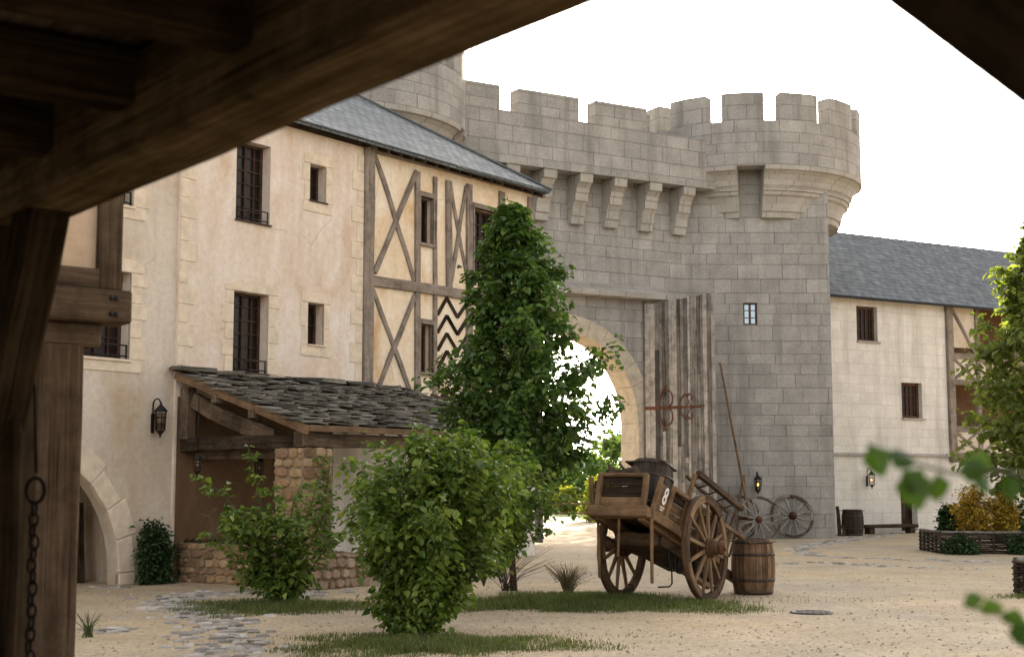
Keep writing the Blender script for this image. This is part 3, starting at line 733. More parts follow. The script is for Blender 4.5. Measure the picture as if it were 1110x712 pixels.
roof_plane(b, (5.6, -.40, EZ), (he, -.40, EZ), (he, hy, hz), (5.6, hy, hz)); roof_tri(b, (he, -.40, EZ), (xr, -.40, EZ + .03), (he, hy, hz))
roof_tri(b, (xr, -.40, EZ + .03), (xr, 7.4, EZ + .03), (he, hy, hz)); roof_plane(b, (5.6, 7.4, EZ), (xr, 7.4, EZ), (he, hy, hz), (5.6, hy, hz))
b.build('roof', M['slate'], ht)
b = MB()
b.bar((xr + .01, -.41, EZ + .06), (he, hy, hz + .05), .09, .035, (0, 0, 1), 3, .004); b.build('hip_flashing', plain('lead_flashing', (.10, .115, .12), .5, .3, .3, 6, .2, .4), ht)
for k in range(15):
    b = MB(); b.bar((5.85 + k * .4, -.05, EZ - .02), (5.85 + k * .4, -.33, EZ - .125), .07, .07); b.build('rafter_end', M['timber_dark'], ht)

# ================================================================== LEAN-TO SHED against the plaster house
sh = thing('lean_to_shed', 'open lean-to shed with rough stone-slab roof against the plaster house', 'shed', H.o, H.rz)
random.seed(21)
S0, S1, FZ, EY = .5, H.uz(560, 560, -3.0)[0], 3.66, -3.3; ez = 2.62
zr_ = lambda y: FZ + (ez - FZ) * (y + .05) / (EY + .05)
b = MB(); ny = 22
for k in range(ny + 1):
    f = k / ny; y = EY + (-.12 - EY) * f; x = S0 - U(0, .1); step = 1 / ny * (-.12 - EY)
    while x < S1:
        w = U(.12, .38); dep = step * U(1.35, 2.1); th = U(.014, .032); sk = U(-.04, .04); dy = U(-.07, .03); i = len(b.v)
        lift = .05 + U(-.012, .03)
        for (xx, yy) in ((x + .008 + U(0, .02), y + dy + sk), (x + w - .008 - U(0, .02), y + dy - sk), (x + w - .006, y + dep), (x + .006, y + dep)):
            top = zr_(yy) + (lift if yy < y + step * .6 else -.002) + U(-.008, .008)
            b.v += [Vector((xx, yy, top - th)), Vector((xx, yy, top))]
        for q in ((1, 3, 5, 7), (6, 4, 2, 0), (0, 2, 3, 1), (2, 4, 5, 3), (4, 6, 7, 5), (6, 0, 1, 7)): b.idx([i + z for z in q])
        x += w
b.build('slab_roof', M['roughslate'], sh)
b = MB(); x = S0 - .1
while x < 5.35:
    w = U(.5, 1.0); b.box(x, x + w - .015, -.30 - U(0, .1), -.055, zr_(-.1) + .0, zr_(-.1) + .04 + U(0, .03), None, .03); x += w
b.build('ridge_slabs', M['roughslate'], sh, .01)
b = MB(); roof_plane(b, (S0 + .05, EY + .06, zr_(EY + .06) - .015), (S1, EY + .06, zr_(EY + .06) - .015), (S1, -.06, zr_(-.06) - .015), (S0 + .05, -.06, zr_(-.06) - .015), .03); b.build('roof_boarding', M['shedwood'], sh)
b = MB(); b.bar((S0 + .02, -.08, zr_(-.08) - .07), (S0 + .02, EY - .02, zr_(EY - .02) - .07), .05, .15, (0, 0, 1), 4, .006); b.build('verge_board', M['verge'], sh, .006)
b = MB(); b.bar((S0 + .05, EY, zr_(EY) - .04), (S1, EY, zr_(EY) - .04), .05, .10, (0, 0, 1), 6, .006); b.build('eave_board', M['verge'], sh, .006)
for y in (-1.15, -2.05):
    b = MB(); b.bar((S0 - .06, y, zr_(y) - .19), (S1, y, zr_(y) - .19), .12, .14, (0, 0, 1), 4, .006); b.build('purlin', M['shedwood'], sh, .01)
b = MB()
for k in range(18):
    u = 1.0 + k * .47; b.bar((u, -.1, zr_(-.1) - .075), (u, EY + .03, zr_(EY + .03) - .085), .07, .08)
b.build('rafters', M['shedwood'], sh)
b = MB(); b.bar((.78, -.06, 2.36), (.78, -3.12, 2.36), .2, .23, (0, 0, 1), 7, .012); b.build('tie_beam', M['timber_dark'], sh, .015)
b = MB(); b.bar((1.12, -.06, 2.17), (1.12, -2.9, 2.17), .2, .13, (0, 0, 1), 4, .008); b.build('under_beam', M['shedwood'], sh, .01)
b = MB(); b.bar((.75, -.16, 2.45), (.75, -.16, 3.36), .2, .2, (0, 1, 0), 3, .01); b.build('wall_post', M['shedwood'], sh, .012)
b = MB()
for k in range(8):
    y0, y1 = -.3 - k * .25, -.3 - (k + 1) * .25; zc = lambda y: 3.13 - .34 * (-y - .3) - .05 * math.sin((-y - .3) * 1.7)
    b.bar((.78, y0, zc(y0)), (.78, y1 - .02, zc(y1)), .14, .27, (0, 0, 1), 1, .008)
b.build('curved_brace', M['shedwood'], sh, .01)
b = MB(); b.bar((.6, -3.02, 2.4), (S1 - .1, -3.02, 2.4), .2, .22, (0, 0, 1), 8, .01); b.build('eave_beam', M['shedwood'], sh, .015)
b = MB(); b.bar((.6, -3.02, 2.42), (.88, -3.02, 2.42), .235, .25); b.build('beam_end', M['shedwood'], sh, .015)
pu = H.uz(540, 560, -3.0)[0]; b = MB(); b.bar((pu, -3.0, 0), (pu, -3.0, 2.3), .2, .2); b.build('post', M['shedwood'], sh, .012)
b = MB(); wall(b, .6, 4.54, 0, 3.2, [], -.062, .01); b.build('rear_shaded_render', M['shed_wall'], sh)  # thin sheet over the house wall, carrying the painted shed shade
# rubble pier
def stone_block(name, x0, x1, y0, y1, h, mst, parent, row=.17, wd=.28, out=.05):
    b = MB(); rubble_face(b, (x0, y0, 0), (x1 - x0, 0, 0), h, (0, -1, 0), row, wd, out); rubble_face(b, (x0, y1, 0), (0, y0 - y1, 0), h, (-1, 0, 0), row, wd, out)
    rubble_face(b, (x1, y0, 0), (0, y1 - y0, 0), h, (1, 0, 0), row, wd, out); rubble_face(b, (x1, y1, 0), (x0 - x1, 0, 0), h, (0, 1, 0), row, wd, out)
    o = b.build(name, mst, parent)
    c = MB(); c.box(x0, x1, y0, y1, 0, h - .015); c.build('mortar_core', M['mortar'], o); return o
stone_block('stone_pier', .52, 1.2, -3.2, -2.58, 2.27, M['rubble'], sh)
stone_block('pier_base', .42, 1.9, -3.45, -2.5, .55, M['rubble_pink'], sh, .15, .24, .07)
lw = thing('rubble_low_wall', 'low rubble stone wall topped with earth inside the lean-to shed', 'wall', H.o, H.rz)
stone_block('stonework', .66, 1.1, -2.3, -.14, .68, M['rubble'], lw, .14, .24, .05)
b = MB(); random.seed(8)
for k in range(60): x, y = U(.68, 1.08), U(-2.25, -.2); b.lathe([(.001, .69), (.06, .68), (.001, .72 + U(0, .04))], 6, Matrix.Translation((x, y, 0)))
b.build('earth_cap', M['soil'], lw)

# ================================================================== CASTLE: gate wall, towers
G = Frame(5.47, 44.4, 60)
gw = thing('castle_gate_wall', 'grey ashlar castle wall with battlements over the arched gateway', 'castle wall', G.o, G.rz)
GC, GR, GS = -4.56, 2.7, 3.5
gh = arch_hole(GC, GR, GS, -.05, 28)
b = MB(); wall(b, -10.6, .3, 0, 11.0, [gh], 0, .95); wall(b, -10.6, .3, 0, 11.0, [gh], .95, .001)
b.face([(-10.6, 0, 11.0), (.3, 0, 11.0), (.3, .95, 11.0), (-10.6, .95, 11.0)]); b.face([(-10.6, 0, 0), (-10.6, .95, 0), (-10.6, .95, 11), (-10.6, 0, 11)])
b.build('wall_face', M['castle'], gw)
b = MB()
b.box(-10.4, .63, -.78, -.28, 10.86, 12.4); b.build('parapet', M['castle'], gw)
b = MB(); b.box(-10.4, .4, -.3, .96, 11.0, 11.15); b.build('wall_walk', M['castle'], gw)
for u0, u1 in ((-10.4, -9.2), (-8.42, -7.17), (-6.55, -4.45), (-3.86, -1.98)):
    b = MB(); b.box(u0, u1, -.78, -.28, 12.4, 13.12); b.build('merlon', M['castle'], gw, .012)
b = MB(); b.box(-2.05, -1.5, -.26, 1.3, 11.3, 13.1); b.build('merlon', M['castle'], gw, .012)
b = MB(); b.box(-10.4, .3, .95, 1.3, 10.9, 12.2); b.build('rear_parapet', M['castle'], gw)
prof = [(0, 9.42), (-.2, 9.42), (-.22, 9.64), (-.27, 9.66), (-.28, 9.74), (-.30, 9.9), (-.40, 10.07), (-.44, 10.08), (-.46, 10.30), (-.50, 10.32), (-.53, 10.45), (-.64, 10.58), (-.72, 10.60), (-.745, 10.858), (0, 10.858)]
for uc in (-7.95, -6.68, -5.42, -4.16, -2.92, -1.62, -.34):
    b = MB(); b.prism(prof, uc - .23, uc + .23, lambda a, c, t: (t, a, c)); b.build('corbel', M['castle_trim'], gw, .012)
b = MB(); n = 15
for k in range(n):
    a0, a1 = math.pi * k / n + .003, math.pi * (k + 1) / n - .003; w = .52
    P = [(GR * math.cos(a0), GR * math.sin(a0)), ((GR + w) * math.cos(a0), (GR + w) * math.sin(a0)), ((GR + w) * math.cos(a1), (GR + w) * math.sin(a1)), (GR * math.cos(a1), GR * math.sin(a1))]
    b.prism(P, -.012, .955, lambda a, c, t: (GC + a * .9985, t, GS + c * .9985))
for k in range(6):
    for s in (-1, 1):
        b.box(GC + s * GR - (.003 if s > 0 else .45), GC + s * GR + (.45 if s > 0 else .003), -.012, .955, GS * k / 6 + .003, GS * (k + 1) / 6 - .003)
b.build('gate_arch', M['arch_lit'], gw, .008)
b = MB(); P = [(.0, 7.28), (-.48, 7.28), (-.5, 7.44), (-.36, 7.5), (0, 7.72)]
b.prism(P, -8.6, -.84, lambda a, c, t: (t, a, c)); b.build('gate_hood', M['castle_trim'], gw, .012)
# open gate leaves
def gate_leaf(label, u, du, dv, seed):
    s = 1 if du > 0 else -1
    gl = thing('wooden_gate', label, 'gate', G.w(u, -.16, 0), G.rz + math.atan2(-dv, du), 'gate leaves of the castle gateway')
    random.seed(seed); b = MB(); x = 0.0; Lg = 2.46
    while x < Lg - .05:
        w = min(U(.09, .19), Lg - x)
        top = 7.12 + .17 * (x / Lg) ** .7; z = .08; cuts = sorted([U(.8, 6.6) for _ in range(random.choice((0, 1, 1, 2, 2, 3)))]) + [top + U(-.02, .04)]
        for c in cuts:
            b.bar((x + w / 2, U(-.012, .012), z + .004), (x + w / 2, U(-.012, .012), c - .004), w - .008, .05 + U(-.006, .008), (0, 1, 0), 1); z = c
        x += w
    b.build('planks', M['gate'], gl, .005)
    for z in (1.1, 3.95, 6.5):
        b = MB(); b.box(.05, Lg - .05, .04, .11, z - .12, z + .12); b.build('ledge', M['timber'], gl, .01)
    b = MB(); zc = 3.95; yy = -.05
    b.bar((0, yy, zc), (1.95, yy, zc), .02, .10, (0, 0, 1), 1, 0, .55)
    def arc(cx, cz, r, a0, a1, n=14, sx=1.0): return [(cx + r * sx * math.cos(R(a0 + (a1 - a0) * k / n)), yy - .012, cz + r * math.sin(R(a0 + (a1 - a0) * k / n))) for k in range(n + 1)]
    b.tube(arc(.98, zc, .74, 112, 248, 18, .62), .021, 6)
    b.tube(arc(.82, zc + .27, .25, -85, 150, 14, .7), .019, 6); b.tube(arc(.82, zc - .27, .25, -150, 85, 14, .7), .019, 6)
    b.tube(arc(1.50, zc + .02, .36, 70, 290, 16, .75), .019, 6); b.tube(arc(1.58, zc + .3, .09, -60, 200, 10), .015, 5); b.tube(arc(1.58, zc - .27, .09, -200, 60, 10), .015, 5)
    b.tube(arc(1.72, zc + .16, .16, -90, -190, 8), .015, 5); b.tube(arc(1.72, zc - .16, .16, 90, 190, 8), .015, 5)
    b.tube([(1.9, yy, zc), (2.1, yy, zc + .03)], [.03, .01], 5)
    b.build('strap_hinge', M['rust'], gl)
    b = MB(); b.tube([(-.03, 0, .1), (-.03, 0, 7.25)], .035, 8); b.build('hinge_post', M['timber'], gl)
gate_leaf('tall weathered plank gate leaf standing open beside the arch, iron strap across it', -1.70, .93, 2.29, 52)
gate_leaf('second plank gate leaf, mostly hidden behind the linden crown', -7.54, .79, 2.42, 34)

def tower(name, label, cx, cy, rz, slot=True, win=True):
    """local -y faces the courtyard"""
    t = thing(name, label, 'tower', (cx, cy, 0), rz); h = 2.27; bt = .012
    b = MB(); hole = [rect_hole(-.47, -.03, 6.62, 7.32)] if win else []
    wall(b, -h, h, 0, 11.6, hole, -h, .25)
    for (p, q) in (((h, -h), (h, h)), ((h, h), (-h, h)), ((-h, h), (-h, -h))): b.face([(*p, 0), (*q, 0), (*q, 11.6), (*p, 11.6)])
    b.build('shaft', M['castle'], t)
    if win:
        w = window(t, -.47, -.03, 6.62, 7.32, -h + .1, M['window_red'], 2, 3, glass=M['glass_bright'], fr=.05)
    RM = Matrix.Translation((.16, .48, 0))
    prof = [(2.4, 10.0), (2.99, 10.0), (3.02, 10.17), (3.08, 10.19), (3.10, 10.28), (3.13, 10.42), (3.22, 10.62), (3.31, 10.68), (3.32, 10.78), (3.38, 10.80), (3.40, 10.93), (3.44, 10.95), (3.48, 11.1), (3.58, 11.26), (3.70, 11.36), (3.78, 11.38), (3.80, 11.52), (2.4, 11.52)]
    ang = -90.0
    spans = [(ang - .5, ang + 346)] if slot else [(ang + 4, ang + 70), (ang + 78, ang + 150), (ang + 158, ang + 230), (ang + 238, ang + 282), (ang + 290, ang + 352)]
    for a0, a1 in spans:
        b = MB(); b.lathe(prof, max(6, int((a1 - a0) / 4)), RM, R(a0), R(a1), ends=True, smooth=False); b.build('corbel_ring', M['castle_trim'], t)
    b = MB(); b.lathe([(3.28, 11.46), (3.77, 11.5), (3.77, 12.93), (3.28, 12.93), (3.28, 11.46)], 78, RM, smooth=False, uvR=3.77); b.build('parapet', M['castle'], t)
    b = MB(); b.lathe([(.01, 11.7), (3.3, 11.7)], 32, RM); b.build('roof_floor', M['castle'], t)
    for k in range(13):
        c = -90 + (-38.4 + 27.69 * k); b = MB()
        b.lathe([(3.28, 12.93), (3.77, 12.93), (3.77, 13.82), (3.28, 13.82), (3.28, 12.93)], 6, RM, R(c - 10), R(c + 10), ends=True, smooth=False, uvR=3.77); b.build('merlon', M['castle'], t, .012)
    return t
tower('castle_tower', 'big round-topped castle tower of grey ashlar with small window mirroring the sky', 7.74, 46.67, 0)
tower('castle_turret', 'round grey turret rising behind the slate hip roof', -5.2, 39.0, R(6), False, False)

# ================================================================== RIGHT HOUSE
Q = Frame(10.74, 47.6, 60)
rh = thing('limestone_house', 'pale limestone house with blue slate roof and half-timbered gallery', 'house', Q.o, Q.rz)
b = MB(); wall(b, -.9, 5.42, 2.66, 8.1, [rect_hole(1.12, 2.08, 6.5, 7.7), rect_hole(3.12, 4.1, 3.92, 5.15)], -.04, .32); b.build('upper_wall', M['limestone'], rh)
b = MB(); wall(b, -.9, 14, 0, 2.62, [rect_hole(3.0, 3.78, .05, 1.62)], .02, .35); b.build('lower_wall', M['limestone'], rh)
b = MB(); b.box(-.9, 5.5, -.085, .05, 2.6, 2.70); b.build('string_course', M['castle_trim'], rh, .01)
for (u0, u1, z0, z1) in ((1.12, 2.08, 6.5, 7.7), (3.12, 4.1, 3.92, 5.15)):
    w = window(rh, u0, u1, z0, z1, .16, M['window_red'], 5, 3, fr=.09); sill(w, u0 - .02, u1 + .08, z0, -.12, .2, M['castle_trim'], .06)
b = MB()
for k in range(5): b.bar((3.0 + .078 + k * .156, .3, .05), (3.0 + .078 + k * .156, .3, 1.62), .15, .05, (0, 1, 0), 1)
d = b.build('door', M['timber_dark'], rh, .006)
b = MB(); b.box(3.02, 3.76, .25, .29, 1.0, 1.08); b.build('door_strap', M['rust'], d)
b = MB(); b.bar((5.5, -.02, 2.7), (5.48, -.02, 8.0), .3, .3, (0, 1, 0), 5, .008); b.build('corner_post', M['timber'], rh, .015)
b = MB(); b.face([(5.5, 1.5, 2.6), (14, 1.5, 2.6), (14, 1.5, 8.2), (5.5, 1.5, 8.2)]); b.face([(5.6, 0, 2.6), (5.6, 1.5, 2.6), (5.6, 1.5, 8.2), (5.6, 0, 8.2)]); b.build('gallery_wall', M['brownwall'], rh)
b = MB()
for (u0, u1, z0, z1) in ((5.6, 14, 5.35, 6.15), (5.6, 14, 2.72, 3.55), (5.6, 6.9, 6.5, 8.0)): b.box(u0, u1, .03, .12, z0, z1)
b.build('gallery_panels', M['stucco_grey'], rh)
def rbar(u0, z0, u1, z1, w, name, pr=-.02, d=.14):
    b = MB(); b.bar((u0, pr + d / 2, z0), (u1, pr + d / 2, z1), w, d, (0, 1, 0), 3, .008); b.build(name, M['timber'], rh, .01)
for z in (6.2, 5.25, 3.6, 2.66): rbar(5.55, z, 14, z, .2, 'gallery_rail')
for u in (7.0, 9.0, 11.0, 13.0): rbar(u, 2.7, u, 8.05, .2, 'gallery_post', -.035)
for z0, z1 in ((5.3, 6.15), (2.75, 3.55)):
    for u in (5.7, 7.1, 9.1, 11.1): rbar(u, z0, u + 1.25, z1, .1, 'brace', .0); rbar(u, z1, u + 1.25, z0, .1, 'brace', -.008)
rbar(5.65, 8.0, 6.9, 6.3, .12, 'brace')
b = MB(); b.bar((5.5, -.45, 2.52), (5.5, .6, 2.5), .22, .2); b.build('jetty_bracket', M['timber'], rh, .01)
b = MB(); b.box(-1, 14, 8.0, 8.1, 0, 8.0); b.box(13.9, 14, 0, 8, 0, 8.0); b.build('rear_wall', M['limestone'], rh)
b = MB(); roof_plane(b, (-1.6, -.4, 7.96), (14.5, -.4, 7.96), (14.5, 4, 11.13), (-1.6, 4, 11.13)); roof_plane(b, (-1.6, 8.4, 7.96), (14.5, 8.4, 7.96), (14.5, 4, 11.13), (-1.6, 4, 11.13)); b.build('roof', M['slate2'], rh)
b = MB(); b.face([(13.95, 0, 8), (13.95, 8, 8), (13.95, 4, 11)]); b.face([(-.9, 0, 8), (-.9, 8, 8), (-.9, 4, 11)]); b.build('gable', M['limestone'], rh)
b = MB(); b.box(-1, 14.4, -.46, -.40, 7.86, 7.93); b.build('gutter', M['iron'], rh)
# ================================================================== TWO-WHEELED CART
CO = Vector((2.22, 21.07, 0)); CRZ = math.atan2(.862, .508)
ct = thing('farm_cart', 'old brown two-wheeled wooden farm cart tipped forward on grass', 'cart', CO, CRZ)
CI = (Matrix.Translation(CO) @ Matrix.Rotation(CRZ, 4, 'Z')).inverted()
TL = R(17); MT = Matrix.Translation((0, 0, .80)) @ Matrix.Rotation(TL, 4, 'Y'); T3 = MT.to_3x3(); zt = T3 @ Vector((0, 0, 1))
random.seed(77)
for s in (-1, 1):
    wheel(ct, axis_mat((0, s * .66, .765), (0, s, .04), (0, 0, 1)), .75, M['cart_pale'], M['cart_pale'], M['cart'], 12, .085, .105, .135, .46, tyre=M['cart_pale'])
def tb(p0, p1, w, h, name, m='cart', n=2, wob=.006, bev=.008, parent=ct, up=None):
    b = MB(); b.bar(MT @ Vector(p0), MT @ Vector(p1), w, h, up or zt, n, wob); return b.build(name, M[m], parent, bev)
b = MB(); b.bar((0, -.66, .765), (0, .66, .765), .14, .13); b.build('axle', M['cart_dark'], ct, .01)
for s in (-1, 1):
    tb((-1.52, s * .33, .0), (2.55, s * .33, .0), .10, .13, 'shaft', 'cart', 6, .008)
b = MB()
for k in range(6): b.bar(MT @ Vector((-1.5, -.34 + k * .136, .085)), MT @ Vector((1.2, -.34 + k * .136, .085)), .13, .03, zt)
b.build('floor_boards', M['cart_dark'], ct)
tb((-1.55, -.46, .05), (-1.55, .46, .05), .15, .15, 'tail_beam', 'cart', 4, .01, .015)
b = MB()
for k in range(3): b.bar(MT @ Vector((-1.50, -.36, .20 + k * .155)), MT @ Vector((-1.50, .36, .20 + k * .155)), .035, .15, zt, 3, .004)
tg = b.build('tailboard', M['cart'], ct, .008)
for y in (-.35, .35): tb((-1.54, y, .1), (-1.54, y, .60), .085, .07, 'tail_post', 'cart', 2, .005, .01, tg, (0, 1, 0))
tb((-1.53, -.38, .585), (-1.53, .38, .585), .07, .05, 'top_rail', 'cart', 3, .006, .01, tg)
for s in (-1, 1):
    xs = [-1.45, -1.02, -.5, .05, .65, 1.2]
    sd = MB()
    for a, c in zip(xs, xs[1:]):
        nb = 1 if (s < 0 and a == xs[0]) else 3
        hh = .42 / nb
        for k in range(nb):
            z = .12 + hh * (k + .5); y = s * (.40 + .10 * (z / .6))
            sd.bar(MT @ Vector((a + .012, y, z)), MT @ Vector((c - .012, y, z)), .028, hh - .012, T3 @ Vector((0, s * .17, 1)), 2, .004)
    so = sd.build('side_boards', M['cart_pale'] if s < 0 else M['cart_dark'], ct, .006)
    for k, x in enumerate(xs):
        tb((x, s * .43, .0), (x, s * (.55 if k != 2 else .60), .58 if k != 2 else .92), .06, .05, 'stake', 'cart_pale' if k % 2 else 'cart', 2, .006, .008, so, (1, 0, 0))
    tb((-1.45, s * .445, .06), (1.3, s * .445, .06), .07, .14, 'side_sill', 'cart', 4, .008, .01, so)
    tb((-1.02, s * .54, .55), (1.7, s * .56, .55), .06, .06, 'side_rail', 'cart', 4, .008, .01, so)
    for k in range(5): tb((.35 + k * .22, s * .53, .15), (.45 + k * .24, s * .57, .78), .028, .028, 'rung', 'cart_dark', 1, .003, .004, so)
# painted figure and small lines on the first panel of the right side
def text_mesh(txt, size):
    cu = bpy.data.curves.new('lettering', 'FONT'); cu.body = txt; cu.size = size; cu.extrude = .0015; cu.align_x = 'CENTER'; cu.offset = .004
    ob = bpy.data.objects.new('lettering', cu); COL.objects.link(ob); bpy.context.view_layer.update()
    me = bpy.data.meshes.new_from_object(ob.evaluated_get(bpy.context.evaluated_depsgraph_get())); bpy.data.objects.remove(ob); return me
me = text_mesh('8', .34); me.materials.append(M['white_paint'])
o = bpy.data.objects.new('painted_number', me); COL.objects.link(o); o.parent = ct
yv = T3 @ Vector((0, -.17, 1)).normalized(); xv = T3 @ Vector((1, 0, 0)); nv = xv.cross(yv)
PM = Matrix((xv, yv, nv)).transposed().to_4x4(); PM.translation = MT @ Vector((-1.235, -.491, .26)) + nv * .012
o.matrix_local = PM @ Matrix.Rotation(R(-8), 4, 'Z') @ Matrix.Diagonal((.8, 1, 1, 1))
b = MB()
for k in range(2): b.box(-.07 + k * .02, .07 - k * .03, -.06 - k * .035, -.045 - k * .035, -.001, .003, PM)
b.build('painted_lines', M['white_paint'], ct)
# ladder rail rising at the front, hanging props, brake iron, undercarriage
pa, pb = CI @ atY(757, 513, 20.8), CI @ atY(804, 551, 21.9)
b = MB(); b.bar(pa, pb, .085, .09, n=4, wob=.008); b.build('front_rail', M['cart_dark'], ct, .01)
b = MB(); pc, pd = CI @ atY(744, 516, 21.3), CI @ atY(790, 556, 22.4); b.bar(pc, pd, .045, .05, n=4, wob=.008)
for k in range(5): f = .1 + k * .19; b.bar(Vector(pa).lerp(Vector(pb), f), Vector(pc).lerp(Vector(pd), f), .022, .022)
b.build('front_ladder', M['cart_dark'], ct, .006)
for (x0, y0, x1, y1, yy, w) in ((671, 556, 670, 603, 19.85, .035), (706, 562, 707, 632, 19.6, .045), (648.5, 560, 650, 626, 20.3, .04)):
    b = MB(); b.bar(CI @ atY(x0, y0, yy), CI @ atY(x1, y1, yy), w, w, n=2, wob=.004); b.build('prop', M['cart'], ct, .006)
b = MB(); b.tube([CI @ atY(x, y, 20.6) for x, y in ((719, 611), (728, 613), (728.5, 632), (726, 635.5), (713, 636))], .013, 6); b.build('brake_iron', M['iron'], ct)
b = MB(); b.box(-.75, .95, -.34, .34, -.2, -.06, MT, .03); b.bar(MT @ Vector((-.9, -.3, -.16)), MT @ Vector((-.9, .3, -.16)), .16, .18, n=3, wob=.02)
b.bar(MT @ Vector((.3, -.36, -.22)), MT @ Vector((1.5, -.3, -.16)), .12, .16, n=4, wob=.02)
b.build('undercarriage', M['cart_dark'], ct, .012)
b = MB()
for k in range(7): b.tube([MT @ Vector((-.4 + k * .16 + U(-.05, .05), -.3, -.2)), MT @ Vector((-.4 + k * .16 + U(-.05, .05), -.3 + U(-.03, .03), -.36 - U(0, .1)))], .018, 5)
b.build('hanging_irons', M['iron'], ct)
# load of the cart
p = Matrix.Translation(CO) @ Matrix.Rotation(CRZ, 4, 'Z') @ MT @ Vector((-.78, -.06, .11))
barrel('barrel', 'dark blackened barrel standing tilted inside the farm cart', p, .88, .325, .275, M['barrel_dark'], tilt=(0, TL, CRZ))
for k, (x, y, z, rr, l, an, lab) in enumerate(((-1.36, .06, .66, .055, .42, 1.35, 'dark log lying near the middle of the cart tail'), (-1.4, .28, .66, .05, .30, .6, 'short dark log poking up at the left corner of the cart'))):
    q = Matrix.Translation(CO) @ Matrix.Rotation(CRZ, 4, 'Z') @ MT @ Vector((x, y, z)); random.seed(90 + k)
    b = MB(); b.tube([(-l / 2, 0, 0), (-l * .2, .01, .015), (l * .1, -.01, .02), (l / 2, .015, .05)], [rr * 1.1, rr, rr * .95, rr * .8], 8); b.tube([(0, 0, .02), (.05, .02, .14)], [rr * .5, rr * .25], 6)
    o = b.build('firewood_log', M['bark']); o.location = q; o.rotation_euler = (0, R(12), CRZ + an); tag(o, lab, 'log', 'logs on the farm cart')
bl = gnd(817, 643.5); barrel('barrel', 'brown oak barrel standing on gravel beside the cart wheel', bl, .84, .335, .28, M['barrel'], .4)
bl2 = Vector((11.05, 46.55, 0)); barrel('barrel', 'black barrel standing at the corner of tower and limestone house', bl2, .84, .35, .30, M['barrel_dark'], .9)

# ================================================================== HAND CART + LOOSE WHEEL against the tower
hc = thing('hand_cart', 'grey-wheeled hand cart with its long pole leaning on the tower', 'cart', (7.38, 42.95, 0), 0)
HO = Vector((7.38, 42.95, 0)); ax = Vector((.10, -.99, .12)).normalized(); random.seed(13)
w1 = atY(822, 563, 42.95) - HO; w2 = atY(800, 561, 43.85) - HO
wheel(hc, axis_mat(w1, ax), .69, M['timber'], M['wheelgrey'], M['rust'], 12, .055, .062, .095, .3, tyre=M['wheelgrey'])
wheel(hc, axis_mat(w2, ax), .69, M['timber'], M['wheelgrey'], M['rust'], 12, .055, .062, .095, .3, tyre=M['wheelgrey'])
b = MB(); b.bar(w1, w2, .09, .09); b.build('axle', M['cart_dark'], hc, .008)
b = MB(); b.bar(atY(815, 575, 43.2) - HO, atY(780.5, 393, 44.3) - HO, .07, .07, n=5, wob=.006, taper=.6); b.build('pole', M['cart'], hc, .008)
b = MB(); b.bar(atY(797, 560, 43.4) - HO, atY(806.5, 515, 43.9) - HO, .06, .06, n=2, wob=.004); b.bar(atY(806.5, 515, 43.9) - HO, atY(808, 541, 43.5) - HO, .05, .05); b.build('strut', M['verge'], hc, .006)
b = MB(); b.bar(atY(792, 590, 43.0) - HO, atY(812, 566, 43.3) - HO, .07, .08); b.bar(atY(788, 578, 43.2) - HO, atY(800, 548, 43.6) - HO, .06, .07); b.build('frame_bar', M['cart'], hc, .006)
lwh = thing('cart_wheel', 'loose grey spoked wheel leaning against the tower wall', 'wheel', (8.62, 44.0, 0), 0)
wheel(lwh, axis_mat((0, .16, .675), (.12, -.97, .27)), .675, M['timber'], M['wheelgrey'], M['cart_dark'], 12, .055, .075, .12, .34, 'rim', tyre=M['wheelgrey'])

# ================================================================== LANTERNS
u, z = H.uz(174, 456, -.22); lantern('wall_lantern', 'black iron lantern on a curved bracket beside the stone doorway', H.w(u, -.22, z), H.rz, True, False, .92)
u, z = H.uz(214, 504, -1.2); lantern('hanging_lantern', 'black iron lantern hanging near the left end of the shed', H.w(u, -1.2, z), .3, False, False, .6, 2.9 - z)
u, z = H.uz(281, 507, -1.4); lantern('hanging_lantern', 'black iron lantern hanging in the shed close to the stone pier', H.w(u, -1.4, z), .3, False, False, .65, 2.8 - z)
p = atY(821.5, 525, 44.12); lantern('wall_lantern', 'small glowing lantern on the tower wall above the leaning wheels', p, 0, True, True, .95)
u, z = Q.uz(945, 520, -.26); lantern('wall_lantern', 'small glowing lantern on the limestone house beside the low door', Q.w(u, -.26, z), Q.rz, True, True, .95)

# ================================================================== BENCH, POST, COVER, FENCE
be = thing('log_bench', 'dark low wooden bench along the foot of the limestone house', 'bench', Q.w(2.0, -.42, 0), Q.rz)
b = MB(); b.bar((-1.15, 0, .25), (1.2, 0, .25), .34, .11, n=5, wob=.012); b.build('seat', M['timber_dark'], be, .02)
for x in (-.9, .95):
    b = MB(); b.box(x - .12, x + .12, -.14, .14, 0, .2, None, .01); b.build('foot', M['timber_dark'], be, .015)
po = thing('wooden_post', 'dark broken post standing left of the black barrel', 'post', (10.55, 46.2, 0)); b = MB(); b.bar((0, 0, 0), (-.06, .03, .95), .12, .10, (0, 1, 0), 4, .015, .8); b.bar((.12, -.05, 0), (.1, 0, .35), .1, .1, (0, 1, 0), 2, .02); b.build('stump', M['timber_dark'], po, .01)
b = MB(); b.lathe([(.001, .012), (.24, .012), (.245, .018), (.28, .018), (.285, .002)], 28)
for k in range(5):
    for q in range(5):
        x, y = -.16 + k * .08, -.16 + q * .08
        if x * x + y * y < .04: b.box(x - .025, x + .025, y - .025, y + .025, .012, .019)
o = b.build('manhole_cover', M['manhole']); o.location = (3.94, 18.99, 0); tag(o, 'round dark iron manhole cover set in the gravel', 'manhole cover')
